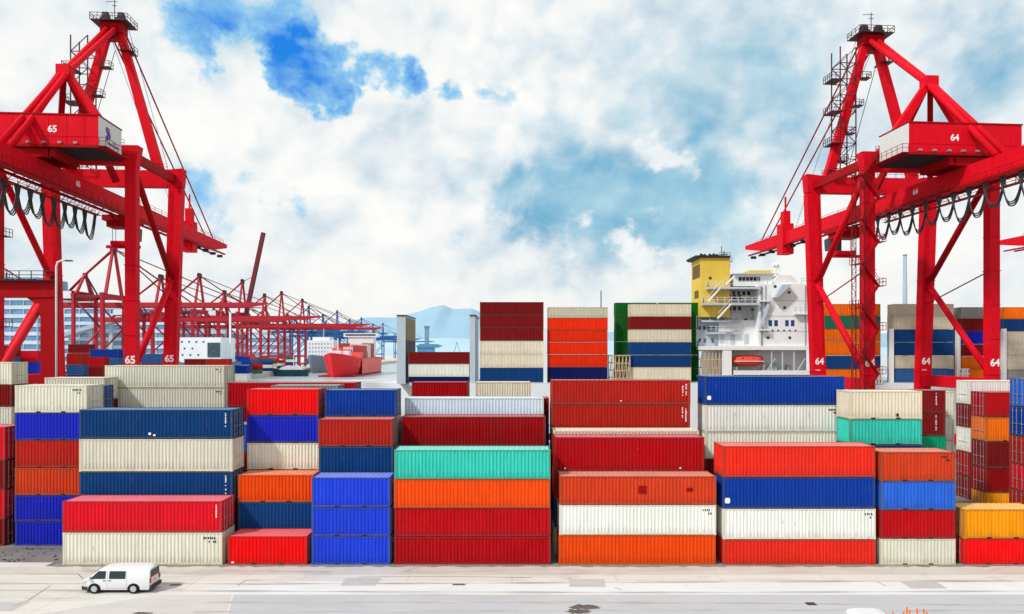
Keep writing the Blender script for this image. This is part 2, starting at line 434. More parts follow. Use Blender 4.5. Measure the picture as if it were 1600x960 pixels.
def ship_crane(name, loc, rz, number, label, group, tip=66, rear=-26, house=(-9.6, 7.5), zs=1.0, fine=True, red=CRED, dark=CRED2, white=HWHITE, raised=None, logo=False, forest=True):
    """rail-mounted quay crane; local origin between the landside legs, boom along +y"""
    o = empty(name, loc, rz); o.scale = (1,1,zs); tag(o, label, 'crane', group)
    LX, FX0, FX1, GY = 9.95, 10.6, 10.3, 15.5
    PT = 46.3
    # legs
    for sx in (-1,1):
        for far in (0,1):
            b = MB()
            if not far:
                a, c = (sx*LX,0,1.6), (sx*LX,0,43.4); b.beam(a, c, 1.62, 1.4, up=(0,1,0))
                cap = (sx*LX,0,PT); b.beam(c, cap, 1.65, 1.4, 2.5, 1.8, up=(0,1,0))
                b.box(sx*LX-.9, sx*LX+.9, -.8, .8, 43.2, 43.4)
            else:
                a, c = (sx*9.2, GY, 1.6), (sx*FX0, GY, 43.5); b.beam(a, c, 2.1, 1.5, 2.3, 1.5, up=(0,1,0))
                b.beam(c, (sx*FX1, GY, PT+.3), 2.3, 1.5, 3.3, 1.9, up=(0,1,0))
            # flange rings at the section joints
            if fine:
                for z in (7.5, 12.8, 18.2, 23.4, 28.6, 33.8, 38.6):
                    q = Vector(a).lerp(Vector(c), (z-1.6)/41.8); e = .075 if z in (12.8, 28.6) else .03; b.box(q.x-(.81 if not far else 1.1)-e*1.3, q.x+(.81 if not far else 1.1)+e*1.3, q.y-.75-e, q.y+.75+e, z-.05, z+.05)
            lg = b.build('leg', red, o)
            if fine and far:
                b = MB(); xs = (sx*(9.2+.45)-sx*.7, sx*FX0-sx*.7); yl_ = GY-.92
                for d_ in (-.2,.2): b.beam((xs[0]+d_,yl_,16.5),(xs[1]+d_,yl_,43),.05,.05)
                for k in range(44): t_ = k/44; xx_ = xs[0]+(xs[1]-xs[0])*t_; b.beam((xx_-.2,yl_,16.5+26.5*t_),(xx_+.2,yl_,16.5+26.5*t_),.04,.04)
                b.build('ladder', red, lg)
            if number:
                z = 14.6; xx = sx*LX if not far else sx*(9.2+(FX0-9.2)*(z-1.6)/41.9)
                yy = -.72 if not far else GY-.77
                text_part(number, 1.55, (xx, yy, z-.1), lg)
                if fine and far:
                    MB().box(xx-.75, xx+.1, yy-.02, yy+.01, 12.9, 13.15).build('stripe', plain('pale_pink',(240,150,150)), lg)
            # bogies
            b = MB(); y0 = 0 if not far else GY; x = sx*(LX if not far else 9.2)
            b.prism([(x-3.4,.9),(x-2.6,1.5),(x-1.2,2.0),(x+1.2,2.0),(x+2.6,1.5),(x+3.4,.9)], 'y', y0-.5, y0+.5)
            for k in (-2.8,-1.6,1.6,2.8): b.cyl((x+k, .45), .45, 'y', y0-.2, y0+.2, 14)
            b.build('bogie', dark, o)
    # sill beams (ground) and side ties
    for y in (0, GY): MB().box(-8.0, 8.0, y-.55, y+.55, 2.1, 3.6).build('sill_beam', red, o)
    for sx in (-1,1):
        b = MB(); b.beam((sx*9.9,.75,11.2),(sx*9.55,GY-.8,11.2), 1.1, 1.9)
        b.build('tie_beam', red, o)
    # portal beams
    b = MB(); b.box(-9.1, 9.1, -.6, .6, 43.5, 46.1); b.build('portal_beam', red, o)
    b = MB(); b.box(-9.2, 9.2, GY-.7, GY+.7, 43.6, 46.4); b.build('portal_beam', red, o)
    for sx in (-1,1):                                              # upper side ties
        MB().beam((sx*10.0,.9,44.9),(sx*10.35,GY-.9,44.9), .9, 1.3).build('side_beam', dark, o)
    # K braces on both sides
    for sx in (-1,1):
        mid = (sx*10.05, GY-.75, 27.9)
        MB().tube([(sx*9.95,.7,43.0), mid], .5, 10).build('brace', dark if sx*1 > 0 else red, o, True)
        MB().tube([mid, (sx*9.9,.7,13.2)], .5, 10).build('brace', red, o, True)
        if fine: MB().box(sx*10.0-.22, sx*10.0+.22, GY-1.8, GY-.76, 26.6, 29.2).build('gusset', red, o)
        if fine:
            b = MB(); b.tube([(sx*10.0,.7,28.6),(sx*9.9,GY-.8,24.6)], .1, 6); b.build('tie_rod', dark, o)
    # girder + boom
    gz0, gz1 = 39.6, 42.2
    hinge = GY+2.0
    if raised is None:
        b = MB(); b.prism([(rear,gz0),(tip-9,gz0+.1),(tip,gz1-.9),(tip,gz1),(rear,gz1)], 'x', -.95, .95)
        gd = b.build('girder', red, o)
        b = MB()
        for sx in (-1,1): b.box(sx*1.3-.22, sx*1.3+.22, rear, tip-3, gz0-.35, gz0-.05)
        for k in range(int((tip-3-rear)/3)): b.box(-1.5, 1.5, rear+k*3+.5, rear+k*3+.75, gz0-.06, gz0-.02)
        b.build('trolley_rail', dark, gd)
    else:
        MB().box(-.95,.95,rear,hinge,gz0,gz1).build('girder', red, o)
        L = tip-hinge; e = (0, hinge+L*math.cos(raised), 41+L*math.sin(raised))
        for sx in (-1,1): MB().beam((sx*1.2,hinge,41), (sx*1.0,e[1],e[2]), 1.5, 2.6).build('boom', dark, o)
        b = MB()
        for k in range(1,12):
            t = k/12; p = (0, hinge+L*t*math.cos(raised), 41+L*t*math.sin(raised)); b.beam((-1.2,p[1],p[2]),(1.2,p[1],p[2]),.4,.4)
        b.build('boom_rung', dark, o)
    if fine:
        b = MB()
        if number: text_part(number, 1.2, (-.97, 2.0, 41.0), gd, rot=(PI/2,0,-PI/2)); text_part(number, 1.2, (.97, 2.0, 41.0), gd, rot=(PI/2,0,PI/2))
        # walkway both sides of the girder with railing and lattice hangers
        for sx in (-1,1):
            b.box(min(sx*1.9,sx*2.9), max(sx*1.9,sx*2.9), rear, 15, 38.6, 38.7)
            railing(b, [(sx*2.9,rear,38.7),(sx*2.9,15,38.7)], 1.1, 2.2)
            k = rear
            while k < 15:
                b.beam((sx*1.9,k,38.65),(sx*.9,k,39.65),.09,.09); b.beam((sx*1.9,k,38.65),(sx*.9,k+2.2,39.62),.06,.06); b.beam((sx*1.9,k,38.65),(sx*2.9,k+2.2,38.65),.07,.07); k += 2.2
        b.build('walkway', dark, gd)
        b = MB(); railing(b, [(0.7,18,gz1),(0.7,tip-2,gz1)], .9, 3.2); b.build('boom_railing', RAILM, gd)
        # boom end sheaves / lamps
        b = MB()
        for k in range(7): b.box(-.6,.6, tip-3-5*k, tip-2.4-5*k, gz0-.9, gz0-.3)
        b.build('floodlight', DARK, gd)
        # festoon loops
        n = 13; y0, y1 = -26.0, 13.0; st = (y1-y0)/n
        for k in range(n):
            dep = 3.7 + .45*math.sin(k*1.7); b = MB()
            for off in (-.26, 0, .26):
                pts = []
                for j in range(17):
                    t = j/16; u = 2*t-1
                    pts.append((-2.1+off*.5, y0+st*(k+.5+.62*u*(1-.25*(1-u*u)))+off*.3, 38.5-(dep+off*.9)*(1-abs(u)**3.2)))
                b.tube(pts, .092, 6)
            b.box(-2.3,-1.9, y0+st*k-.3, y0+st*k+.3, 37.9, 38.6)
            b.build('cable_loop', CABLE, o)
    # A-frame
    ap = Vector((0, GY, 71.0))
    for sx in (-1,1): MB().beam((sx*7.7,GY,46.3), (sx*.9,GY,70.4), 1.55, 1.3, 1.2, 1.1, up=(0,1,0)).build('apex_leg', red, o)
    hd = MB().box(-1.9,1.9,GY-1.0,GY+1.0,69.4,71.3).box(-1.1,1.1,GY-.8,GY+.8,68.4,69.4).build('apex_head', dark, o)
    b = MB()
    for sx in (-1,1):
        b.cyl((GY, 72.2), .95, 'x', sx*1.3-.35, sx*1.3+.35, 16); b.box(sx*1.3-.7, sx*1.3+.7, GY-.9, GY+.9, 71.3, 72.0)
    b.build('sheave', DARK, hd)
    if fine:
        b = MB(); b.box(-3.1,3.1,GY-2.0,GY+2.0,71.05,71.15)
        railing(b, [(-3.1,GY-2,71.1),(3.1,GY-2,71.1),(3.1,GY+2,71.1),(-3.1,GY+2,71.1),(-3.1,GY-2,71.1)], 1.1, 1.2, .045)
        b.build('platform', STAIRM, hd); b = MB()
        b.box(1.4,3.4,GY-1.4,GY+1.4,66.3,66.4); railing(b, [(1.4,GY-1.4,66.4),(3.4,GY-1.4,66.4),(3.4,GY+1.4,66.4)],1.1,1.2,.045)
        b.build('platform', STAIRM, hd)
        b = MB(); b.beam((0.1,GY,71.3),(0.1,GY,75.3),.1,.1); b.beam((-.3,GY,74.3),(.5,GY,74.3),.08,.08); b.beam((-1.4,GY,74.9),(.6,GY,75.0),.07,.07); b.build('antenna', DARK, hd)
    # backstay pair and landside struts
    node = Vector((0, .2, 57.2))
    for sx in (-1,1): MB().tube([(sx*.7,GY-.6,70.3), (sx*.35,node.y,node.z), (sx*.8,-14.2,42.3)], .44, 10).build('backstay', red, o, True)
    MB().box(-.95,.95,node.y-.9,node.y+.9,node.z-.8,node.z+.9).build('node_plate', red, o)
    for sx in (-1,1):
        MB().beam((sx*.5,.1,56.8),(sx*7.6,-.1,46.3),1.0,.9,1.5,1.1,up=(0,1,0)).build('strut', red, o)
        MB().beam((sx*.4,.5,56.6),(sx*4.6,6.5,42.4),.8,.8).build('strut', dark, o)
    # forestays
    if forest and raised is None:
        for yy in ((tip*.58, tip*.86) if not fine else (tip*.86,)):
            for sx in (-1,1): MB().tube([(sx*1.3,GY+.8,70.6),(sx*.8,yy,42.4)], .16 if fine else .22, 6).build('forestay', dark, o)
        if fine:
            for sx in (-1,1): MB().tube([(sx*1.8,GY+.8,71.8),(sx*.6,tip*.62,42.4)], .05, 5).build('hoist_rope', GALV, o)
    elif raised is not None:
        MB().tube([(0,GY,71),(0,hinge+L*.5*math.cos(raised),41+L*.5*math.sin(raised))],.22,6).build('forestay', dark, o)
    # machinery house on the rear girder
    hx0, hx1 = house; hy0, hy1, hz0, hz1 = -9.4, -2.6, 43.8, 47.9
    b = MB(); b.box(hx0, hx1, hy0, hy1, hz0, hz1); hs = b.build('machinery_house', red, o)
    b = MB(); b.box(hx0-.2, hx1+.2, hy0-.25, hy1+.25, hz0-.34, hz0); b.box(hx0-.12, hx1+.12, hy0-.12, hy1+.12, hz1, hz1+.16); b.build('house_trim', dark, hs)
    MB().box(hx0-.1, hx1+.1, hy0-.1, hy1+.1, hz0-.40, hz0-.342).build('shade_panel', plain('shade_under_house',(40,26,30),.9), hs)  # near-black panel paints in the shadow beneath the house
    for x, sgn in ((hx0,-1),(hx1,1)):
        b = MB(); x0, x1 = sorted((x+sgn*.004, x+sgn*.06)); b.box(x0, x1, hy0+.05, hy1-.05, hz0+.05, hz1-.05); b.build('end_cladding', white, hs)
    if fine:
        if number: text_part(number, 1.25, (3.4 if logo else -3.0, hy0-.05, 45.9), hs)
        b = MB()
        for k in range(int((hx1-hx0)/2.4)+1):
            x = hx0+.4+k*2.4
            if x < hx1: b.box(x, x+.06, hy0-.04, hy0, hz0, hz1)
        b.box(hx0, hx1, hy0-.05, hy0, 45.0, 45.06); b.build('panel_joint', red, hs)
        b = MB(); railing(b, [(hx0-.2,hy0-.2,hz0),(hx0-.2-.9,hy0-.2,hz0),(hx0-1.1,hy1+.2,hz0),(hx0-.2,hy1+.2,hz0)], 1.1, 1.3)
        b.box(hx0-1.1,hx0-.2,hy0-.2,hy1+.2,hz0-.1,hz0-.02); b.build('platform', RAILM, hs); b = MB()
        railing(b, [(hx1+.2,hy0-.2,hz0),(hx1+1.1,hy0-.2,hz0),(hx1+1.1,hy1+.2,hz0)], 1.1, 1.3)
        b.box(hx1+.2,hx1+1.1,hy0-.2,hy1+.2,hz0-.1,hz0-.02)
        b.build('platform', RAILM, hs)
        b = MB()
        for k in range(8):
            x = hx0+1.2+k*2.1
            if x < hx1-.6: b.box(x, x+.5, hy0-.32, hy0-.03, hz0+.15, hz0+.42)
        b.build('cleat', GALV, hs)
        b = MB()
        for sx in (-1,1): b.box(sx*3.2-.4, sx*3.2+.4, hy0+.3, hy1-.3, hz0-1.5, hz0-.405)
        b.box(-2.6,2.6,hy0+.3,hy0+1,gz1+.02,hz0-.405); b.box(-2.6,2.6,hy1-1,hy1-.3,gz1+.02,hz0-.405)
        b.build('house_support', dark, o)
        b = MB(); railing(b, [(-9,-.6,46.1),(9,-.6,46.1)],1.1,1.6); railing(b, [(-9.2,GY-.7,46.4),(9.2,GY-.7,46.4)],1.1,1.6); b.build('beam_railing', RAILM, o)
        if logo:
            b = MB(); x = hx1+.064
            for (cy, cz, r) in ((-6.9,46.6,.5),(-6.5,46.0,.55),(-7.0,45.5,.4)):
                b.cyl((cy,cz), r, 'x', x-.02, x+.012, 14)
            b.build('logo', plain('logo_purple',(74,60,150)), hs)
            b = MB(); b.cyl((-6.45,46.75),.28,'x',x-.02,x+.02,12); b.build('logo', plain('logo_pink',(220,60,90)), hs)
            b = MB(); b.box(x-.02,x+.01,-6.9,-3.6,44.75,44.95); b.box(x-.02,x+.01,-5.4,-4.2,45.25,45.38); b.build('logo', plain('logo_purple',(74,60,150)), hs)
        # trolley with cab
        ty = 24 if number == '64' else 19
        t_ = MB().box(-2.6,2.6,ty-2.4,ty+2.4,38.2,39.15).box(-2.2,2.2,ty-1.6,ty+1.6,37.2,38.2).build('trolley', dark, o)
        MB().prism([(ty+2.6,35.2),(ty+5.0,35.6),(ty+5.3,37.8),(ty+2.6,38.1)],'x',-1.0,1.0).build('operator_cab', plain('cab_grey',(60,62,70)), t_)
        b = MB(); b.box(-1.9,1.9,ty-.8,ty+.8,34.2,34.9); b.box(-2.9,2.9,ty-.3,ty+.3,33.7,34.2); b.build('spreader', red, t_)
        b = MB()
        for sx in (-1,1):
            for sy in (-1,1): b.tube([(sx*1.6,ty+sy*.6,37.3),(sx*1.6,ty+sy*.6,34.8)],.05,5)
        b.build('hoist_rope', DARK, t_)
        # winch block on the boom
        b = MB(); yy = tip*.7; b.box(-1.6,.9,yy-1.4,yy+1.4,37.4,44.0); b.box(-1.0,.4,yy-.9,yy+.9,44.0,46.8); b.beam((-.3,yy,46.8),(-.3,yy,50),.3,.3); b.build('boom_hoist', red, o)
        # lattice stair tower beside the left A-frame leg
        b = MB(); tx0, tx1, ty0, ty1 = -6.4, -3.6, GY-1.6, GY+1.2
        for x in (tx0,tx1):
            for y in (ty0,ty1): b.beam((x,y,46.5),(x,y,68.5),.16,.16)
        z = 46.5; k = 0
        while z < 68.4:
            for y in (ty0,ty1):
                b.beam((tx0,y,z),(tx1,y,z),.12,.12)
                a, c = ((tx0,tx1) if k % 2 else (tx1,tx0)); b.beam((a,y,z),(c,y,z+2.75),.11,.11)
            for x in (tx0,tx1): b.beam((x,ty0,z),(x,ty1,z),.12,.12)
            if k % 2 == 0:
                b.box(tx0-1.5,tx0+.6,ty0,ty1,z-.05,z+.05); railing(b,[(tx0,ty0,z),(tx0-1.5,ty0,z),(tx0-1.5,ty1,z)],1.1,.8,.05)
            z += 2.75; k += 1
        b.build('stair_tower', STAIRM, o)
        b = MB()
        for i in range(5):
            t = .12+.2*i; p = Vector((-7.7,GY,46.3)).lerp(Vector((-.9,GY,70.4)), t)
            b.box(p.x+.7,p.x+2.4,GY-.9,GY+.6,p.z-.05,p.z+.05); railing(b,[(p.x+.8,GY-.9,p.z),(p.x+2.4,GY-.9,p.z),(p.x+2.4,GY+.6,p.z)],1.0,.8,.045)
        b.beam((-5.0,GY-.9,46.4),(.6,GY-.9,66.3),.08,.08)
        b.build('ladder_stage', STAIRM, o)
        # stair flights winding up the left landside leg
        st_ = MB(); rl = MB(); x = -9.95; z = 3.0; k = 0
        xa, xb = x-1.35, x+.95
        while z < 43:
            zz = z+3.3; a = (xa,-1.15,z) if k % 2 == 0 else (xb,-1.15,z)
            c = (xb,-1.15,zz) if k % 2 == 0 else (xa,-1.15,zz)
            st_.beam(a,c,.75,.14)
            e = xb if k % 2 == 0 else xa; sg = 1 if e == xb else -1
            st_.box(min(e,e+sg*1.0),max(e,e+sg*1.0),-1.6,.8,zz-.06,zz+.02)
            for h in (.55,1.05): rl.beam(Vector(a)+Vector((0,-.4,h)),Vector(c)+Vector((0,-.4,h)),.06,.06)
            railing(rl,[(e,-1.6,zz),(e+sg*1.0,-1.6,zz),(e+sg*1.0,.8,zz)],1.1,.8,.04)
            for y_ in (-1.6,.6): rl.beam((xa-.75,y_,zz),(xa-.1,y_,zz),.08,.08)
            z = zz; k += 1
        for y in (-1.6,.6): rl.beam((xa-.75,y,3),(xa-.75,y,43),.12,.12)
        cg = MB()
        for xx in (xa-.75, xa-.1):
            for yy in (-1.6,.6): cg.beam((xx,yy,3),(xx,yy,43),.1,.1)
        zz = 3.0; kk = 0
        while zz < 42.5:
            for yy in (-1.6,.6):
                p_, q_ = ((xa-.75,xa-.1) if kk % 2 else (xa-.1,xa-.75)); cg.beam((p_,yy,zz),(q_,yy,zz+1.1),.06,.06); cg.beam((xa-.75,yy,zz),(xa-.1,yy,zz),.07,.07)
            zz += 1.1; kk += 1
        cg.build('ladder_cage', STAIRM, o)
        fl = st_.build('stair_flight', dark, o); rl.build('handrail', RAILM, fl)
    return o

YAW = R(4.4)
GC = 'ship-to-shore quay cranes'
ship_crane('quay_crane', (63.7,107.5,0), YAW, '64', 'tall red quay crane numbered 64 with lattice stair tower beside the white ship house', GC, tip=67, house=(-9.6,6.9), zs=1.0)
ship_crane('quay_crane', (-68.2,107.5,0), YAW, '65', 'tall red quay crane numbered 65 with a purple logo on its white house end', GC, tip=73, house=(-9.6,9.5), zs=1.03, logo=True)
ship_crane('quay_crane', (119.5,107.5,0), YAW, None, 'red quay crane at the right border, only its boom tip in the picture', GC, tip=59, house=(-9.6,6.9), fine=False, red=CRED)

# far cranes along the left terminal: boom over the water to the right
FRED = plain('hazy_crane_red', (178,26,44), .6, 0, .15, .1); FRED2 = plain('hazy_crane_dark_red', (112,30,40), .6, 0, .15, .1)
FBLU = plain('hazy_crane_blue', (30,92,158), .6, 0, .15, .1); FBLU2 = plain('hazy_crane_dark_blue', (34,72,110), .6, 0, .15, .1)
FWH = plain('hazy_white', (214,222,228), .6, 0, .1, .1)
GF = 'distant cranes along the far quay'
far_red = [(379,1.0,None,'largest of the distant red cranes, seen between the legs of crane 65'),
           (483,.95,None,'distant red crane just right of the legs of crane 65'),
           (560,1.0,R(78),'distant red crane with its boom raised steeply'),
           (655,.98,None,'distant red crane directly right of the raised boom'),(610,.9,None,'shorter distant red crane between the raised boom and the next one'),
           (430,.86,None,'distant red crane half hidden behind the right leg of crane 65'),(525,.84,None,'low distant red crane just left of the raised boom'),(720,.95,None,'farthest distant red crane, right before the blue ones'),]
for i, (y, sc, ra, lab) in enumerate(far_red):
    ship_crane('distant_crane', (-229.5,y,0), -PI/2, None, lab, GF, tip=98 if ra is None else 88, zs=sc, fine=False, red=FRED, dark=FRED2, white=FWH, raised=ra)
blue = None
for i, (y, sc, lab) in enumerate([(800,.92,'nearest distant blue crane, behind the grey-hulled ship'),(930,.95,'distant blue crane above the red ship, second along the far quay'),
                                  (1080,.92,'distant blue crane behind the red ship, third along the far quay'),(1260,.9,'farthest distant blue crane, left of the grey ship column'),(1480,.86,'small hazy blue crane almost hidden by the grey ship column'),(860,.84,'lower distant blue crane above the grey-hulled ship'),(1000,.84,'lower distant blue crane above the stern of the red ship'),(1170,.84,'low distant blue crane, one before the farthest blue pair')]):
    if blue is None:
        blue = c = ship_crane('distant_crane', (-246,y,0), -PI/2, None, lab, GF, tip=84, zs=sc, fine=False, red=FBLU, dark=FBLU2, white=FBLU)
    else:
        c = copy_tree(blue); c.location = (-246,y,0); c.scale = (1,1,sc); c['label'] = lab

# ------------------------------------------------------------------ yard gantry at the left border
o = empty('yard_gantry', (-68.1,88,0)); tag(o, 'dark red yard gantry at the left border with railed top beam and square leg', 'gantry crane')
for sx in (-1,1):
    x = sx*10.4; b = MB(); b.box(x-.85,x+.85,-.45,.45,1.6,23.0); i = x - sx*.85
    b.prism([(i,23.0),(i,20.4),(i-sx*.5,22.1),(i-sx*1.8,23.0)],'y',-.42,.42); b.build('leg', CRED2, o)
    MB().box(x-.7,x+.7,-4.6,4.6,.95,1.6).build('sill_beam', CRED2, o)
    for k in (-3.9,-2.3,2.3,3.9): MB().cyl((k,.72),.72,'x',x-.33,x+.33,18).build('wheel', RUBBER, o)
    MB().tube([(sx*9.3,0,22.2),(sx*1.2,0,8.6)],.5,10).build('brace', paint('pink_red_brace',(238,50,60),.1,.3), o, True)
MB().box(-9.5,9.5,-.4,.4,7.4,8.6).build('cross_tie', CRED2, o)
MB().box(-11.4,11.4,-.6,.6,23.0,25.0).build('top_beam', CRED2, o)
b = MB(); b.box(-12.0,12.0,-1.3,-.61,25.0,25.12); railing(b,[(-12.0,-1.3,25.1),(12.0,-1.3,25.1)],1.1,1.5,.05); b.build('railing', DARK, o)
MB().box(-3,3,-1.2,1.2,25.2,26.6).build('trolley', CRED, o)

# slim lamp post beside it
Yp = 84; o = empty('lamp_post', (wx(88,Yp),Yp,0)); tag(o, 'slim pale lamp post with bent arm beside the yard gantry leg', 'lamp post')
MB().tube([(0,0,.35),(0,0,26.4),(.15,0,26.9),(.6,0,27.1),(1.3,0,27.15)],.12,8).build('pole', plain('pole_pale',(226,216,212),.5), o, True)
MB().box(1.1,1.9,-.16,.16,27.02,27.16).build('lamp_head', DARK, o)
MB().box(-.35,.35,-.35,.35,0,.35).build('base', GALV, o)

# ------------------------------------------------------------------ the container ship at the quay
YS = 136.0
DECK = 10.3
SHW = paint('ship_white', (236,239,237), .15, .15, .5, .95)
SHG = paint('ship_grey', (198,210,222), .2, .25, .5, .88)
ship = empty('container_ship', (40,150,-4)); tag(ship, 'white container ship at the quay with stepped white house and yellow funnel', 'ship')
def sp(px): return wx(px, YS) - 40
def sz(py): return wz(py, YS) + 4
def sbox(name, mat, px0, px1, y0, y1, py0, py1, parent=ship):
    return MB().box(sp(px0), sp(px1), y0-150, y1-150, sz(py1), sz(py0)).build(name, mat, parent)
b = MB()   # hull with flared bow and stern
pl = [(-80,0),(-68,-9),(-50,-14.6),(120,-14.6),(150,-8),(160,0),(150,8),(120,14.6),(-50,14.6),(-68,9)]
b.prism(pl,'z',0,DECK+4-.3); b.build('hull', paint('hull_white',(232,235,238),.2,.2), ship)
b = MB(); b.prism([(x*1.0006,y*1.004) for x,y in pl],'z',0,4.5); b.build('boot_top', paint('hull_red',(120,30,30),.3,.3), ship)
sbox('hatch_cover', SHG, 640, 1092, 135.6, 163, 598, 603)
sbox('hatch_cover', SHG, 1276, 1700, 135.6, 163, 598, 603)
# cell guide bulkheads standing up from the deck
DBR = paint('bulkhead_brown', (150,130,96), .5, .4)
for (p0, p1, dark) in ((620,633.5,True),(734,742.5,False)):
    bk = sbox('cell_bulkhead', SHG, p0, p1, 136, 150, 493.5, 600)
    if dark:
        b = MB(); x = sp(p1); b.box(x, x+.08, -13.5, -.4, sz(532), sz(496)); b.build('side_plating', DBR, bk)
        b = MB(); x = sp(p1); b.box(x, x+.08, -13.5, -.4, sz(600), sz(532)+.01); b.build('side_plating', plain('bulkhead_dark',(52,44,44),.7), bk)
    MB().box(sp(p0)-.06, sp(p1)+.16, -14.2, .1, sz(493.5), sz(493.5)+.16).build('capping', DARK, bk)
# superstructure
hs = sbox('house', SHW, 1185, 1272, 136, 158, 444, 541)
MB().prism([(sp(1207),sz(444)),(sp(1217),sz(430)),(sp(1238),sz(430)),(sp(1252),sz(444))],'y',136-150+.4,150-150).build('house_top', SHW, hs)
# triangular bracket under an overhanging box
MB().prism([(sp(1232),sz(446)),(sp(1218),sz(446)),(sp(1206),sz(466)),(sp(1211),sz(466))],'y',-15.6,-14.01).build('wing_bracket', SHG, hs)
sbox('lower_house', SHW, 1143, 1185, 140, 158, 446, 541)
sbox('side_house', SHG, 1094, 1143, 139, 158, 492, 545)
st = sbox('stair_block', SHW, 1128, 1186, 138, 139.99, 500, 541)
sbox('boat_deck_beam', SHW, 1094, 1272, 135.4, 158, 541, 547)
sbox('boat_deck_column', SHW, 1128, 1142, 135.5, 150, 547, 600)
sbox('recess_wall', SHW, 1142, 1272, 139.6, 147, 547.2, 600)
sbox('bulwark', SHW, 1145, 1272, 135.4, 135.6, 579, 589.9)
sbox('main_deck', SHG, 1094, 1272, 135.4, 140.4, 586, 590)
for px in (1203.5,1212.5,1229.5,1238.5):
    MB().box(sp(px)-.34, sp(px)+.34, -14.03, -13.9, sz(510), sz(500.5)).build('window', plain('window_blue',(40,60,130),.2), hs)
for px, py in ((1200,528),(1234,528),(1226,481),(1233,457),(1211,448),(1176,484)):
    MB().cyl((sp(px), sz(py)), .3, 'y', -14.04, -13.9, 12).build('porthole', GLASS, hs)
# bridge
br = sbox('bridge', SHW, 1150, 1213, 137.5, 156, 428, 446)
b = MB()
for k in range(6): b.box(sp(1158)+k*.72, sp(1158)+k*.72+.6, -12.54, -12.4, sz(439), sz(432))
b.build('bridge_window', GLASS, br)
MB().box(sp(1148), sp(1214), -13.2, 6.5, sz(428), sz(426.5)).build('bridge_roof', SHG, br)
MB().box(sp(1178), sp(1213), -11.5, 2, sz(425.5), sz(420.5)).build('monkey_island', paint('funnel_yellow',(232,200,84),.15,.2), br)
b = MB()
for px in (1181,1195,1210): b.box(sp(px)-.08, sp(px)+.08, -11.4,-11.2, sz(426.5), sz(420))
b.build('stanchion', DARK, br)
# wing decks with railings
for (p0, p1, py) in ((1105,1184,449),(1098,1184,474),(1100,1160,500),(1110,1158,519)):
    d = sbox('wing_deck', SHG, p0, p1, 135.2 if py < 490 else 137.2, 139.9, py, py+3.2)
    b = MB(); y = (135.3 if py < 490 else 137.3)-150
    railing(b, [(sp(p0),y+3,sz(py)),(sp(p0),y,sz(py)),(sp(p1),y,sz(py))], 1.1, 1.4, .045); b.build('deck_railing', SHW, d)
b = MB()
for (x0,y0,x1,y1) in ((1105,472,1124,450),(1120,498,1140,476),(1132,446,1146,432)):
    b.beam((sp(x0),-14.6,sz(y0)),(sp(x1),-14.6,sz(y1)),.7,.25)
    b.beam((sp(x0),-14.9,sz(y0)+1),(sp(x1),-14.9,sz(y1)+1),.07,.07)
b.build('stairway', SHW, ship)
# rails, pipes, vents and small fittings on the house blocks
b = MB(); railing(b, [(sp(1185),-13.9,sz(444)),(sp(1207),-13.9,sz(444))],1.1,1.0,.05); railing(b,[(sp(1252),-13.9,sz(444)),(sp(1272),-13.9,sz(444))],1.1,1.0,.05)
railing(b,[(sp(1094),-10.9,sz(492)),(sp(1143),-10.9,sz(492))],1.1,1.0,.05); railing(b,[(sp(1094),-14.5,sz(541)),(sp(1143),-14.5,sz(541))],1.1,1.0,.05)
b.build('deck_railing', SHG, ship)
PIPE = plain('pipe_grey',(150,160,166),.5)
b = MB()
for px, p0, p1 in ((1189,448,540),(1190.5,448,540),(1258,446,540),(1265,446,540),(1196,446,500)): b.tube([(sp(px),-14.12,sz(p1)),(sp(px),-14.12,sz(p0))],.09,6)
b.build('pipe', PIPE, hs)
b = MB()
for py in (470,494,518): b.box(sp(1185)-.02, sp(1272), -14.05,-13.99, sz(py)-.05, sz(py)+.05)
b.build('plate_seam', SHG, hs)
for px, py in ((1150,480),(1158,480),(1166,480),(1150,462),(1158,462),(1166,462),(1176,500)):
    MB().box(sp(px)-.3,sp(px)+.3,-10.04,-9.9,sz(py)-.45,sz(py)+.45).build('window', GLASS, ship)
for px, py in ((1100,512),(1107,512),(1114,512),(1122,512),(1100,532),(1108,532),(1120,532)):
    MB().box(sp(px)-.26,sp(px)+.26,-11.04,-10.9,sz(py)-.36,sz(py)+.36).build('window', GLASS, ship)
for px, py, w_, h_ in ((1133,528,.9,2.0),(1150,530,.9,2.0),(1172,530,.9,2.0)):
    MB().box(sp(px)-w_/2,sp(px)+w_/2,-12.05,-11.9,sz(py)-h_/2,sz(py)+h_/2).build('door', SHG, st)
b = MB()
for px, w_, z_ in ((1200,1.2,.9),(1222,.8,1.4),(1246,1.4,.8)): b.box(sp(px)-w_/2,sp(px)+w_/2,-10,-8.5,sz(430 if 1217<px<1238 else 444),sz(430 if 1217<px<1238 else 444)+z_)
for px in (1226,1231): b.tube([(sp(px),-9,sz(430)),(sp(px),-9,sz(430)+2.4),(sp(px)-.5,-9.4,sz(430)+2.6)],.28,8)
b.build('ventilator', SHW, hs)
for px, w_, h_, y_ in ((1150,1.1,1.5,-13.6),(1206,1.6,1.2,-12.6),(1216,.9,2.2,-12.4),(1227,2.2,1.0,-13.4),(1238,.8,1.9,-12.4),(1196,.7,1.8,-13.2)):
    b = MB(); b.prism([(sp(px)-w_/2,sz(586)),(sp(px)+w_/2,sz(586)),(sp(px)+w_*.4,sz(586)+h_),(sp(px)-w_*.4,sz(586)+h_)],'y',y_,y_+1.0); b.build('deck_machine', plain('machinery_grey',(170,176,176),.6), ship)
b = MB()
for px in (1205,1222,1240): b.beam((sp(px),-14.2,sz(586)),(sp(px),-14.2,sz(547)),.2,.2)
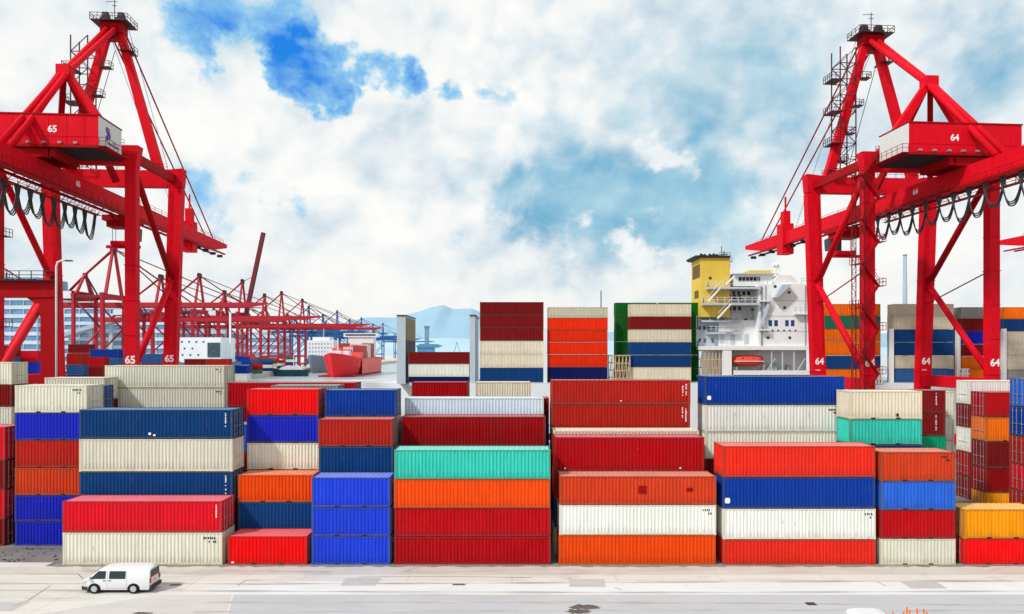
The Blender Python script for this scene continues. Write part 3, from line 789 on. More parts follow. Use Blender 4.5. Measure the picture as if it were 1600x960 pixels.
for px in (1198,1245): b.beam((sp(px),-14.1,sz(580)),(sp(px)+1.6,-14.1,sz(560)),.16,.16)
b.build('stanchion', SHG, ship)
MB().box(sp(1142),sp(1272),-9.52,-9.4,sz(552),sz(549)).build('recess_beam', SHG, ship)
for px in (1152,1175,1186,1215,1232,1250): MB().box(sp(px)-.35,sp(px)+.35,-9.6,-9.45,sz(586),sz(566)).build('door', PIPE, ship)
b = MB()
for k in range(5): b.box(sp(1146)+k*1.0, sp(1146)+k*1.0+.6, -10.06,-9.9, sz(459)-.0, sz(453))
b.build('window', GLASS, ship)
for k in range(6):
    px = 1198+k*9
    if px not in (1201,): MB().cyl((sp(px), sz(517)),.22,'y',-14.04,-13.9,10).build('porthole', GLASS, hs)
for (p0,p1,py) in ((1186,1200,470),(1240,1271,490),(1186,1198,515)):
    d = sbox('side_balcony', SHW, p0, p1, 135.0, 135.99, py, py+2); b = MB(); railing(b,[(sp(p0),-14.95,sz(py)),(sp(p1),-14.95,sz(py))],1.0,.9,.05); b.build('deck_railing', SHG, d)
b = MB(); b.beam((sp(1186),-14.6,sz(515)),(sp(1200),-14.6,sz(472)),.6,.2); b.build('stairway', SHG, hs)
# funnel
FY = paint('funnel_yellow',(232,200,84),.15,.2)
fn = sbox('funnel', FY, 1097, 1143, 137.0, 144, 402, 495)
MB().prism([(sp(1092),sz(402)),(sp(1143),sz(402)),(sp(1143),sz(399)),(sp(1088),sz(398.5))],'y',-13.4,-5.6).build('funnel_top', DARK, fn)
x = sp(1097); MB().box(x-.06,x,-12.5,-7.0,sz(432),sz(411)).build('louvre', plain('louvre_brown',(110,84,40),.7), fn)
MB().box(x-.06,x,-11.5,-8.5,sz(464),sz(452)).build('louvre', plain('louvre_brown',(110,84,40),.7), fn)
b = MB()
for px, r in ((1106,.5),(1112,.38),(1120,.45),(1126,.5),(1132,.36)): b.tube([(sp(px),-10,sz(402)),(sp(px),-10,sz(397)),(sp(px)-.5,-10.0,sz(394.5))],r,10)
b.build('exhaust_pipe', DARK, fn)
MB().cyl((sp(1112), sz(434)),.3,'y',-13.05,-12.9,10).build('porthole', GLASS, fn)
# mast with radar
b = MB(); px = 1142; b.beam((sp(1146),-8,sz(428)),(sp(1146),-8,sz(386)),.5,.5,.2,.2)
for py, w_ in ((395,2.2),(404,2.8),(414,2.0)): b.box(sp(1146)-w_/2,sp(1146)+w_/2,-8.6,-7.4,sz(py),sz(py)+.16); railing(b,[(sp(1146)-w_/2,-8.6,sz(py)),(sp(1146)+w_/2,-8.6,sz(py))],.8,.8,.05)
b.beam((sp(1142),-8,sz(404)),(sp(1142),-8,sz(378)),.16,.16); b.beam((sp(1140),-8,sz(392)),(sp(1152),-8,sz(391)),.2,.25); b.build('mast', plain('mast_grey',(110,124,130),.5), ship)
# orange-beige lashing frames
LSH = paint('lashing_frame', (206,176,144), .8, .4)
for (p0,p1,t) in ((956,984,556),(1096,1124,548)):
    b = MB(); ys = -14.2
    for yy in (ys, ys+5):
        n = 5
        if yy > ys:
            for zz in (603, t): b.beam((sp(p0),ys,sz(zz)),(sp(p0),yy,sz(zz)),.2,.2); b.beam((sp(p1),ys,sz(zz)),(sp(p1),yy,sz(zz)),.2,.2)
        for k in range(n+1):
            x = sp(p0)+(sp(p1)-sp(p0))*k/n; b.beam((x,yy,sz(603)),(x,yy,sz(t)),.16,.16)
        for j in range(5):
            z = sz(603)+(sz(t)-sz(603))*j/4; b.beam((sp(p0),yy,z),(sp(p1),yy,z),.18,.18)
        for k in range(n): b.beam((sp(p0)+(sp(p1)-sp(p0))*k/n,yy,sz(603)),(sp(p0)+(sp(p1)-sp(p0))*(k+1)/n,yy,sz(t)),.12,.12)
    b.build('lashing_frame', LSH, ship)
b = MB(); b.beam((sp(955.5),2,sz(600)),(sp(955.5),2,sz(443)),.34,.34,.22,.22); b.build('deck_mast', plain('mast_grey',(110,124,130),.5), ship)
# white lashing posts between bays
b = MB()
for px in (852,1393,1497,1569): b.box(sp(px)-.35, sp(px)+.35, -14.2,-13.6, sz(600), sz(514))
b.build('lashing_post', SHW, ship)
# white gangway gate frames on the ship rail
for px in (1371, 1505):
    b = MB(); 
    for dx in (-5,0,5): b.beam((sp(px+dx),-14.5,sz(600)),(sp(px+dx*.6),-14.5,sz(576)),.25,.25)
    for py in (600,592,584,577): b.beam((sp(px-7),-14.5,sz(py)),(sp(px+7),-14.5,sz(py)),.2,.2)
    b.build('gangway_gate', SHW, ship)
b = MB(); b.build('deck_railing', SHW, ship)

# lifeboat hanging in its recess
lb = empty('lifeboat', (wx(1169,136.6),137.2,wz(574,136.6))); tag(lb, 'enclosed orange lifeboat hanging in the white deck recess of the ship', 'lifeboat')
b = MB(); secs = []
N = 10
for i in range(N+1):
    t = i/N*2-1; w = 1.25*(1-abs(t)**3.5)**.6+.05; zt = 2.35-.35*abs(t)**3; zb = .15+.55*abs(t)**3
    ring = [(t*3.1, w*c, (zb+zt)/2 + (zt-zb)/2*s) for c, s in ((1,0),(.85,.6),(.4,1),(-.4,1),(-.85,.6),(-1,0),(-.7,-.6),(-.2,-1),(.2,-1),(.7,-.6))]
    secs.append(ring)
v = [p for r_ in secs for p in r_]; f = []
for i in range(N):
    for k in range(10): f.append((i*10+k,(i+1)*10+k,(i+1)*10+(k+1)%10,i*10+(k+1)%10))
f += [tuple(range(10)), tuple(N*10+k for k in range(10))]
b.add(v,f); b.build('hull', paint('lifeboat_orange',(244,92,74),.05,.2), lb, True)
b = MB(); b.box(-2.9,2.9,-1.32,-1.22,1.1,1.24); b.build('rubbing_strip', WHITE, lb)
b = MB()
for x in (-1.4,-.4,.6): b.box(x,x+.5,-1.16,-1.02,1.6,1.85)
b.build('window', GLASS, lb)
b = MB()
for x in (-2.6,2.6): b.beam((x,0,2.0),(x,0,3.3),.12,.12); b.beam((x,0,3.3),(x,3.2,3.3),.25,.25)
b.build('davit', SHG, lb)

# containers on the ship
GS = 'containers stacked on the ship'
def sstack(desc, x0, x1, Y, tops, long_=True, **k):
    stack(desc, x0, x1, Y, long_, tops, ground=DECK, fine=False, group=GS, **k)
sstack('low ship stack between grey columns', 638, 733, 136.4, [(550,'maroon'),(569,'white'),(589,'deep')])
sstack('ship stack with three maroon tops', 750, 849.5, 136.2, [(472,'maroon'),(493,'maroon'),(513,'maroon'),(533,'tanbeige'),(554,'tanbeige'),(575,'navy')])
sstack('vivid orange ship stack', 856, 949.5, 136.2, [(480,'sand'),(497,'sorange'),(516,'sorange'),(535,'sorange'),(554,'sorange'),(574,'deep')])
sstack('ship stack framed by dark green', 984, 1080, 136.2, [(475,'sand'),(495,'maroon'),(515,'tanbeige'),(535,'navy'),(555,'navy'),(574,'tanbeige')])
sstack('green ship stack beside vivid orange', 962, 1026, 139, [(473,'dgreen'),(493,'dgreen'),(514,'dgreen'),(534,'dgreen')], False, door='L', bottom=555, hid=['dgreen'])
sstack('green ship stack beside yellow funnel', 1030, 1091, 139, [(473,'dgreen'),(493,'dgreen'),(514,'dgreen'),(534,'dgreen')], False, door='L', bottom=555, hid=['dgreen'])
sstack('ship stack behind the stair leg', 1275, 1376, 136.2, [(475,'torange'),(494,'pine'),(514,'torange'),(534,'torange'),(556,'navy'),(577,'torange')])
sstack('ship stack between the crane legs', 1397, 1490, 136.2, [(475,'sand'),(494,'sand'),(515,'navy'),(535,'navy'),(556,'sand'),(576,'steel')], door='L')
sstack('grey-topped short ship stack', 1502, 1551, 136.2, [(480,'grey'),(498,'maroon'),(518,'cobalt'),(538,'maroon'),(557,'torange'),(577,'torange')], False)
sstack('ship stack at the right border', 1567, 1667, 136.2, [(480,'torange'),(499,'navy'),(518,'sand'),(538,'sand'),(558,'sand'),(578,'grey')], door='L')

# ------------------------------------------------------------------ far yard clutter at left (on the corner of the quay)
GY_ = 'containers in the far yard at left'
ORDN = ['first','second','third','fourth','fifth','sixth','seventh','eighth','ninth','tenth','eleventh','twelfth','thirteenth','fourteenth','fifteenth','sixteenth','seventeenth','eighteenth','nineteenth','twentieth']; ORDN += ['twenty-'+w for w in ORDN[:9]] + ['thirtieth'] + ['thirty-'+w for w in ORDN[:9]]
rr = random.Random(11); pool = ['maroon','brick','royal','steel','white','crimson','navy','rust','pine','beige']
spots = sorted([(px+rr.uniform(-3,3), Y) for px, Y in ((2,260),(20,300),(40,280),(60,330),(112,300),(124,250),(140,330),(152,280),(168,340),(218,330),(232,300),(250,320),(364,470),(378,520),(392,500),(404,560),(416,610),(428,640),(440,690),(296,420),(308,440),(322,430),(336,450),(350,440),(372,430),(386,600),(410,700),(422,760),(434,820),(4,330),(72,300)) ])
for i, (px, Y) in enumerate(spots):
    n_ = rr.choice((3,4,4,5)); w_ = (7.0 if i % 3 else 12.2)*F/Y; tb = wz(HY, Y)
    tops = [((HY+(CH-2.55*(n_-k))*F/Y), rr.choice(pool)) for k in range(n_)]
    stack(f'{ORDN[i]} distant terminal stack from the left', px, px+w_, Y, bool(i % 3 == 0), tops, fine=False, group='containers on the distant terminal', keep=2)
far_list = [('far yard stack left of the lamp',22,58,150,[(548,'red'),(566,'blue'),(584,'vred')]),('far yard stack inside the gantry leg',-20,20,146,[(540,'maroon'),(558,'steel'),(578,'brick')]),
 ('far yard stack beside the lamp leg',104,128,158,[(553,'brick'),(570,'steel'),(586,'navy')]),
 ('far yard stack with dark red top',124,162,164,[(558,'crimson'),(574,'maroon'),(590,'steel')]),('far yard stack before the ramp',140,184,172,[(546,'royal'),(560,'steel'),(576,'navy')]),
 ('far yard stack under the ramp',106,140,176,[(538,'maroon'),(552,'brick'),(567,'crimson')]),('far yard stack between crane 65 legs',216,252,168,[(553,'steel'),(568,'maroon')]),
 ('far yard stack under the white ship',288,322,160,[(561,'maroon'),(578,'navy')]),('far yard stack beyond the white ship',322,356,160,[(561,'brick'),(578,'white')]),
 ('far yard blue and white stack',367,386,170,[(571,'royal'),(584,'white')])]
for d, x0, x1, Y, tops in far_list:
    stack(d, x0, x1, Y, False, tops, fine=False, group=GY_)

me = bpy.data.meshes.new('stacked_containers'); me.from_pydata(REST.v, [], REST.f)
for m in REST_M: me.materials.append(m)
for p, i in zip(me.polygons, REST_I): p.material_index = i
bm = bmesh.new(); bm.from_mesh(me); bmesh.ops.recalc_face_normals(bm, faces=bm.faces); bm.to_mesh(me); bm.free()
tag(link('stacked_containers', me), 'lower tiers of containers mostly hidden behind the front stacks', 'containers', kind='stuff')
print('NAMED CONTAINERS', len([o for o in bpy.data.objects if o.name.startswith('shipping_container')]))
# ------------------------------------------------------------------ far buildings at left
BW = plain('building_white', (196,210,224), .7, 0, .12, .05); BG = plain('building_glass_blue', (112,154,194), .25, 0, .4, .08); BGR = plain('building_grey', (160,176,190), .7, 0, .15, .05)
def banded(label, px0, px1, Y, py_top, floors, depth=60, roofgrid=False, ramp_=None, name='terminal_building'):
    x0, x1 = wx(px0,Y), wx(px1,Y); zt = wz(py_top, Y)
    o = empty(name, ((x0+x1)/2, Y, 0)); tag(o, label, 'building')
    hw = (x1-x0)/2; fh = zt/floors
    MB().box(-hw+.8, hw-.8, .8, depth, 0, zt-.3).build('glass_wall', BG, o)
    for k in range(floors):
        z = zt - fh*k; MB().box(-hw, hw, 0, depth, z-fh*.42, z).build('floor_band', BW, o)
    n = max(2, round((x1-x0)/13))
    b = MB()
    for k in range(n+1):
        x = -hw + 2*hw*k/n; b.box(x-.5, x+.5, .1, .79, 0, zt-.5)
    b.build('column', BGR, o)
    MB().box(-hw*.9, hw*.5, depth*.2, depth*.7, zt, zt+3.5).build('roof_block', BGR, o)
    if roofgrid:
        b = MB()
        for k in range(18):
            x = -hw+2*hw*k/17; b.box(x-.4,x+.4,.2,depth*.8,zt+.0,zt+9)
        b.box(-hw,hw,.2,depth*.8,zt+9,zt+10.5); b.box(-hw,hw,.3,1,zt+4,zt+4.8); b.build('roof_frame', BG, o)
    if ramp_:
        b = MB(); (a,c) = ramp_
        b.beam((wx(a[0],Y)-(x0+x1)/2,-9,wz(a[1],Y)),(wx(c[0],Y)-(x0+x1)/2,-9,wz(c[1],Y)),12,3.2)
        for t in (.15,.5,.85):
            px = a[0]+(c[0]-a[0])*t; py = a[1]+(c[1]-a[1])*t; X = wx(px,Y)-(x0+x1)/2; b.box(X-1.5,X+1.5,-10,-8,0,wz(py,Y)-1.6)
        b.build('vehicle_ramp', BGR, o)
    return o
banded('tall blue and white banded building with a blue roof frame at left border', -90, 58, 700, 450, 9, roofgrid=True)
banded('wide banded terminal building with a vehicle ramp behind the left crane', 100, 268, 620, 478, 8, ramp_=((108,526),(196,500)))
banded('low grey-blue banded building right of the left crane legs', 272, 352, 720, 516, 4)
banded('hazy banded building beyond the distant red cranes', 352, 436, 900, 524, 4)

# ------------------------------------------------------------------ other vessels
VW = plain('vessel_white', (232,236,240), .55, 0, .08, .1)
def hull_loft(b, L, Wd, Hh, bow=.22, stern=.94, flare=1.0, n=14):
    """hull along x, bow at -x, base at z=0"""
    secs = []
    for i in range(n+1):
        t = i/n; w = min(1, (t/bow)**.6) if t < bow else (1 if t < .8 else 1-(1-stern)*(t-.8)/.2)
        w = max(w,.03); sheer = Hh*(1+.28*max(0,1-t/.2))
        rake = -Hh*.45*max(0,1-t/.12)
        x = -L/2+L*t
        secs.append([(x+ (0 if t>0 else 0), -Wd/2*w*.72, 0),(x+rake*.5,-Wd/2*w*.92,sheer*.5),(x+rake,-Wd/2*min(1,w*1.05+.05),sheer),(x+rake,Wd/2*min(1,w*1.05+.05),sheer),(x+rake*.5,Wd/2*w*.92,sheer*.5),(x,Wd/2*w*.72,0)])
    v = [p for s in secs for p in s]; f = []
    for i in range(n):
        for k in range(6): f.append((i*6+k,(i+1)*6+k,(i+1)*6+(k+1)%6,i*6+(k+1)%6))
    f += [tuple(range(6)), tuple(n*6+k for k in range(6))]
    b.add(v,f); return b
# red ship, bow towards the viewer
Yr = 540; o = empty('cargo_ship', (-135,Yr+56,-4), R(90)); o.scale = (1.12,1.12,1.12); tag(o, 'red-hulled cargo ship heading in with white bridge and containers on deck', 'ship')
RH = plain('ship_red', (232,34,40), .5, 0, .15, .1); RP = plain('ship_pink_red', (240,96,84), .5, 0, .2, .1)
hull_loft(MB(), 112, 25, 13).build('hull', RH, o)
MB().box(-50,54,-12.0,12.0,-.02,1.2).build('boot_top', plain('ship_boot',(150,40,46),.6), o)
for sy in (-1,1): MB().box(-24,50,min(sy*12.55,sy*12.7),max(sy*12.55,sy*12.7),1.5,12.3).build('side_plating', RP, o)
MB().box(30,42,-10,10,13,29).build('bridge_house', VW, o); MB().box(29,40,-13.5,13.5,29,32).build('bridge', VW, o)
MB().box(28.9,29,-12,12,30,31.2).build('bridge_window', GLASS, o)
MB().box(44,50,-3.5,3.5,13,31).build('funnel', RH, o)
for x, h_ in ((-22,17),(-8,20),(6,22),(19,22)):
    for yy in (-8,0,8):
        MB().box(x-5.5,x+5.5,yy-3.7,yy+3.7,13.02,h_+((x+yy) % 3)*.9).build('deck_cargo', [RP,plain('cargo_pale',(224,200,190),.6),plain('cargo_brown',(170,64,58),.6)][int(x+yy) % 3], o)
MB().beam((-44,0,15),(-44,0,27),.9,.9,.4,.4).build('foremast', VW, o)
MB().box(-42,-34,-7,7,13,18.2).build('forecastle', VW, o)
# grey/white vessel behind it
Yg = 640; o = empty('cargo_ship', (wx(498,Yg),Yg+55,-4), R(86)); tag(o, 'grey-hulled cargo ship with a broad white house beside the red ship', 'ship')
hull_loft(MB(), 120, 24, 13).build('hull', plain('ship_grey_hull',(130,158,170),.6,0,.15,.1), o)
hw_ = MB().box(-40,-24,-12.5,12.5,13,30).build('bridge_house', VW, o)
b = MB()
for k in range(4):
    for j in range(8): b.box(-40.1,-39.95,-11+j*2.9,-9.6+j*2.9,15+k*3.6,16.6+k*3.6)
b.build('window', BGR, hw_)
MB().box(-38,-26,-8,8,30,33).build('wheelhouse', VW, o); MB().beam((-30,0,33),(-30,0,42),1,1).build('mast', BGR, o)
# small ferry
Yf = 560; o = empty('ferry', (wx(455,Yf),Yf,-4), R(4)); tag(o, 'small dark teal boat with a white rounded deckhouse on the far water', 'boat')
hull_loft(MB(), 26, 8, 5.2).build('hull', plain('ferry_teal',(24,66,86),.5,0,.2,.2), o)
MB().prism([(-9,5.2),(-7,7.2),(-3,8.4),(5,8.2),(9,6.8),(10,5.2)],'y',-3.4,3.4).build('deckhouse', VW, o)
MB().beam((2,0,8.2),(2,0,16),.5,.5).build('mast', VW, o)
# moored white ship house seen over the beige containers
Yw = 330; X0, X1 = wx(285,Yw), wx(357,Yw); o = empty('moored_ship', ((X0+X1)/2,Yw,-4)); tag(o, 'moored white ship with rows of portholes beyond the long beige containers', 'ship')
hw2 = (X1-X0)/2
hull_loft(MB(), 2*hw2+5, 18, 15).build('hull', plain('moored_hull',(90,120,150),.6,0,.2,.1), o)
hs2 = MB().box(-hw2,hw2-.1,-8.2,8,15,wz(528,Yw)+4).build('deckhouse', VW, o)
for (px, py) in [(297+11*k, 535) for k in range(4)]+[(301+12*k,545) for k in range(2)]+[(298+12*k,555) for k in range(3)]:
    MB().box(wx(px,Yw)-(X0+X1)/2-.4, wx(px,Yw)-(X0+X1)/2+.4,-8.26,-8.15,wz(py,Yw)+3.6,wz(py,Yw)+4.5).build('porthole', plain('porthole_grey',(90,100,120),.4), hs2)
MB().box(hw2-6.2,hw2-.5,-8.5,-8.2,wz(558,Yw)+4,wz(536,Yw)+4).build('cargo_door', plain('cargo_door_dark',(70,96,104),.7,0,.6,.9), hs2)  # cargo door in a mottled dark grey-teal
MB().beam((hw2+2,-3,14),(hw2+2,-3,38),.7,.7).build('mast', VW, o)

# chimney stack and far tower
Yc = 700; o = empty('chimney', (wx(1414,Yc),Yc,0)); tag(o, 'tall slim grey chimney rising behind the beige-topped ship stack', 'chimney')
MB().tube([(0,0,0),(0,0,wz(400,Yc))],2.6,16,1.7).build('shaft', plain('chimney_grey',(150,166,176),.7,0,.1,.05), o, True)
MB().cyl((0,0),1.9,'z',wz(400,Yc),wz(400,Yc)+1.2,16).build('rim', plain('mast_grey',(110,124,130),.5), o)
Yt = 900; o = empty('harbour_tower', (wx(667,Yt),Yt,-4)); tag(o, 'hazy harbour tower with a wide blue deck below the mountain', 'tower')
MB().box(-2.6,2.6,-2.6,2.6,0,wz(512,Yt)+4).build('shaft', plain('tower_grey',(120,150,170),.7), o); MB().box(-3.4,3.4,-3.4,3.4,wz(512,Yt)+4,wz(509.5,Yt)+4).build('cap', plain('tower_grey',(120,150,170),.7), o)
MB().prism([(-14,26),(-8,29),(14,28.5),(20,26.5),(14,24),(-12,24)],'y',-4,4).build('deck', plain('tower_blue',(84,138,180),.7), o)
MB().box(-12,10,-3,3,0,24).build('base', plain('tower_blue',(84,138,180),.7), o)
o = empty('signal_frame', (wx(714,800),800,-4)); tag(o, 'small pale lattice frame on the far shore below the mountain', 'frame')
b = MB()
for x in (-5,5): b.beam((x,0,0),(x*.7,0,17),.8,.8)
b.box(-5,5,-.5,.5,16,17.4); b.beam((-3.5,0,17),(0,0,30),.6,.6); b.beam((3.5,0,17),(0,0,30),.6,.6); b.build('lattice', plain('tower_grey',(120,150,170),.7), o)

# ------------------------------------------------------------------ the white van
van = empty('white_van', (-26.75,48.3,0)); van.scale = (1,.86,.89); tag(van, 'white panel van driving left on the pale concrete before the front stacks', 'van')
VP = plain('van_white', (222,223,224), .3, 0, .05, .6, .4)
# x: front is -x. stations (x, z_top, roof halfwidth, belt z, belt halfwidth, bottom z)
ST = [(-2.28,.78,.60,.70,.66,.34),(-2.2,.98,.70,.86,.76,.28),(-1.98,1.12,.72,1.0,.82,.26),(-1.80,1.26,.70,1.04,.84,.26),(-1.15,1.80,.67,1.06,.85,.26),(-.85,1.90,.68,1.07,.85,.26),(0,1.95,.69,1.07,.85,.26),(1.6,1.95,.69,1.07,.85,.26),(2.16,1.92,.68,1.07,.85,.26),(2.28,1.82,.66,1.05,.84,.30)]
def ring(s):
    x, zt, rh, bz, bh, z0 = s
    half = [(0,z0),(bh-.06,z0),(bh,z0+.1),(bh+.0,bz),(rh+.02,zt-.12),(rh-.07,zt-.02),(0,zt+.02)]
    return [(x,y,z) for y,z in half] + [(x,-y,z) for y,z in half[-2:0:-1]]
rings = [ring(s) for s in ST]; n = len(rings[0]); b = MB()
f = []
for i in range(len(rings)-1):
    for k in range(n): f.append((i*n+k,(i+1)*n+k,(i+1)*n+(k+1)%n,i*n+(k+1)%n))
f += [tuple(range(n)), tuple((len(rings)-1)*n+k for k in range(n))]
b.add([p for r_ in rings for p in r_], f); body = b.build('body', VP, van, True)
md = body.modifiers.new('edge','EDGE_SPLIT'); md.split_angle = R(38)
def side_pt(x, z, s=-1, off=.006):
    for a, c in zip(ST, ST[1:]):
        if a[0] <= x <= c[0]:
            t = (x-a[0])/(c[0]-a[0]); q = [a[i]+(c[i]-a[i])*t for i in range(6)]; break
    _, zt, rh, bz, bh, z0 = q
    y = bh if z <= bz else bh + (rh+.02-bh)*(z-bz)/max(.01,(zt-.12-bz))
    return (x, s*(y+off), z)
for s in (-1,1):
    for x0_, x1_, f_ in ((-1.74,-.68,lambda x: min(1.68, 1.13+(x+1.74)*1.02)), (-.44,.66,lambda x: 1.68)):
        b = MB(); n_ = 10; rows_ = []
        for j in range(n_+1):
            x = x0_+(x1_-x0_)*j/n_; zb_, zt_ = 1.12, max(1.13, f_(x))
            rows_ += [side_pt(x, zb_+(zt_-zb_)*q, s, .02) for q in (0,.5,1)]
        b.add(rows_, [(3*j+q,3*j+3+q,3*j+4+q,3*j+1+q) for j in range(n_) for q in (0,1)]); b.build('side_window', GLASS, van)
    b = MB()
    for x in (-.56,.74):
        for z0,z1 in ((.35,1.06),(1.06,1.7)):
            b.quad(side_pt(x-.008,z0,s),side_pt(x+.008,z0,s),side_pt(x+.008,z1,s),side_pt(x-.008,z1,s))
    for z in (.42,): b.quad(side_pt(-.5,z-.01,s),side_pt(1.0,z-.01,s),side_pt(1.0,z+.01,s),side_pt(-.5,z+.01,s))
    b.build('door_seam', plain('seam_grey',(150,150,152),.6), van)
    for x in (-.75,-.38):
        p = side_pt(x,.98,s,0); MB().box(p[0]-.09,p[0]+.09,min(p[1],p[1]+s*.035),max(p[1],p[1]+s*.035),.96,1.0).build('door_handle', DARK, van)
    p = side_pt(-1.72,1.16,s,0); b = MB(); b.box(p[0]-.1,p[0]+.06,min(p[1]+s*.06,p[1]+s*.3),max(p[1]+s*.06,p[1]+s*.3),1.08,1.3); b.beam((p[0],p[1]-s*.02,1.15),(p[0],p[1]+s*.1,1.15),.05,.05); b.build('mirror', VP, van)
    MB().box(2.27,2.33,min(s*.62,s*.82),max(s*.62,s*.82),.78,1.12).build('tail_light', plain('tail_red',(190,16,20),.3), van)
    MB().prism([(-2.25,.72),(-2.05,.72),(-1.86,.98),(-2.04,1.0),(-2.22,.86)],'y',min(s*.60,s*.836),max(s*.60,s*.836)).build('headlight', plain('lamp_clear',(200,206,210),.1), van)
    for xw in (-1.42,1.22):
        wl = empty('wheel'); wl.parent = van; wl.scale = (1,1,1/.89); wl.location = (xw, s*.74, .33/.89)
        b = MB(); b.cyl((0,0),.33,'y',-.1,.1,28); b.build('tyre', RUBBER, wl, False)
        MB().cyl((0,0),.205,'y',min(s*.08,s*.112),max(s*.08,s*.112),22).build('rim', plain('rim_silver',(196,198,200),.35,.5), wl)
        b = MB(); y0,y1 = sorted((s*.845,s*.858)); pts = [(xw+.42*math.cos(PI*k/14), .36+.42*math.sin(PI*k/14)) for k in range(15)]
        b.prism([(xw-.42,.27)]+pts[::-1]+[(xw+.42,.27)],'y',y0,y1); b.build('wheel_arch', plain('arch_black',(20,20,22),.8), van)
        wl.location.y = s*.80
b = MB(); b.quad((-1.80,-.66,1.275),(-1.80,.66,1.275),(-1.17,.62,1.80),(-1.17,-.62,1.80)); b.v = [(x-.05,y,z+.045) for x,y,z in b.v]; b.build('windscreen', GLASS, van)
MB().box(2.292,2.31,-.66,.66,1.16,1.7).build('rear_window', GLASS, van)
MB().box(2.29,2.31,-.2,.2,.82,.94).build('number_plate', plain('plate_yellow',(220,190,70),.5), van)
b = MB(); b.box(2.26,2.40,-.84,.84,.3,.56); b.build('bumper', plain('bumper_dark',(52,54,58),.6), van)
b = MB(); b.prism([(-2.36,-.5),(-2.3,-.8),(-1.9,-.865),(-1.9,.865),(-2.3,.8),(-2.36,.5)],'z',.27,.52); b.build('bumper', plain('bumper_dark',(52,54,58),.6), van)
MB().box(-2.0,2.1,-.7,.7,.16,.3).build('underbody', plain('arch_black',(20,20,22),.8), van)

# small things at the bottom border
Yb = 40.6; o = empty('white_cart', (wx(1358,Yb),Yb,0)); tag(o, 'white rounded cart roof just showing at the bottom border', 'cart')
zr = wz(956.8,Yb); b = MB()
b.prism([(-1.05,zr-.22),(-.9,zr-.05),(-.55,zr),(.55,zr),(.9,zr-.05),(1.05,zr-.22)],'y',-.65,.65); b.build('roof', VP, o)
for x in (-.85,.85):
    for y in (-.5,.5): MB().beam((x,y,.4),(x,y,zr-.12),.06,.06).build('post', GALV, o)
MB().box(-1.1,1.1,-.6,.6,.32,.75).build('body', VP, o)
for x in (-.75,.75):
    for s in (-1,1): MB().cyl((x,.27),.27,'y',min(s*.5,s*.66),max(s*.5,s*.66),18).build('wheel', RUBBER, o)
o = empty('orange_barrier', (wx(1428,Yb),Yb,0)); tag(o, 'orange bars poking up at the bottom border right of the cart', 'barrier')
OR = plain('barrier_orange',(236,120,40),.5); b = MB()
for k, (px, py) in enumerate(((1383,958),(1396,957),(1411,956.5),(1418,949),(1421,953),(1434,951),(1443,952),(1449,957))):
    x = wx(px,Yb)-wx(1428,Yb); MB().beam((x,0,.08),(x+.03*(-1)**k,0,wz(py,Yb)),.07,.07).build('bar', OR, o)
MB().box(-1.7,.9,-.3,.3,0,.08).build('base', DARK, o); MB().box(-1.66,.84,-.05,.05,.9,1.0).build('rail', OR, o)

# ------------------------------------------------------------------ ground, water, hills
def ground_mat(name, base, dark, tint, big=.05, joint=None, stain=.5):
    m, nt, b = nodes(name); tc = nt.nodes.new('ShaderNodeTexCoord'); v = tc.outputs['Object']
    c = mixc(nt, ramp(nt, noise(nt, v, big*3, 6, .6), [(.35,g(0)),(.7,g(1))]), base, tint)
    c = mixc(nt, ramp(nt, noise(nt, v, .3, 6, .65, (.28,1.6,1), 1.0), [(.52,g(0)),(.72,g(stain))]), c, dark)
    c = mixc(nt, ramp(nt, noise(nt, v, .55, 7, .7, (.6,1,1), .6), [(.60,g(0)),(.70,g(stain*.8))]), c, tuple(x*.65 for x in dark))
    c = mixc(nt, ramp(nt, noise(nt, v, 6, 4, .7), [(.62,g(0)),(.75,g(.22))]), c, tuple(x*.55 for x in dark))
    if joint:
        br = nt.nodes.new('ShaderNodeTexBrick'); br.inputs['Scale'].default_value = 1; br.inputs['Mortar Size'].default_value = .035
        br.inputs['Brick Width'].default_value = joint[0]; br.inputs['Row Height'].default_value = joint[1]; br.offset = .0
        br.inputs['Color1'].default_value = (1,1,1,1); br.inputs['Color2'].default_value = (.97,.97,.97,1); br.inputs['Mortar'].default_value = (.80,.79,.77,1)
        nt.links.new(v, br.inputs['Vector']); c = mixc(nt, 1.0, c, br.outputs[0], 'MULTIPLY')
    nt.links.new(c, b.inputs['Base Color']); b.inputs['Roughness'].default_value = .85; b.inputs['Specular IOR Level'].default_value = .2
    bp = nt.nodes.new('ShaderNodeBump'); bp.inputs['Strength'].default_value = .25; bp.inputs['Distance'].default_value = .02
    nt.links.new(noise(nt, v, 5, 5, .7), bp.inputs['Height']); nt.links.new(bp.outputs[0], b.inputs['Normal'])
    return m
CONC = ground_mat('pale_concrete', (.60,.575,.53), (.36,.34,.30), (.65,.62,.58), .05, (7.5,4.2), .6)
b = MB()
poly = [(-1500,-300),(900,-300),(900,129),(-62,129),(-62,182),(-190,186),(-190,2200),(-1500,2200)]
b.prism(poly,'z',-8,0); tag(b.build('ground', CONC), kind='structure')
ASPH = ground_mat('yard_asphalt', (.16,.155,.15), (.05,.048,.045), (.24,.23,.22), .1, None, .7)
b = MB(); b.quad((-400,54.6,.004),(-35.5,54.6,.004),(-35.5,53.6,.004),(300,53.6,.004),(300,126,.004),(-400,126,.004)); tag(b.build('yard_pavement', ASPH), kind='structure')
GREY = ground_mat('grey_lane', (.44,.44,.455), (.30,.295,.29), (.48,.48,.49), .06, None, .25)
BEI = ground_mat('beige_lane', (.52,.485,.455), (.36,.33,.30), (.56,.53,.50), .06, None, .3)
yl = CH*F/(930-HY)
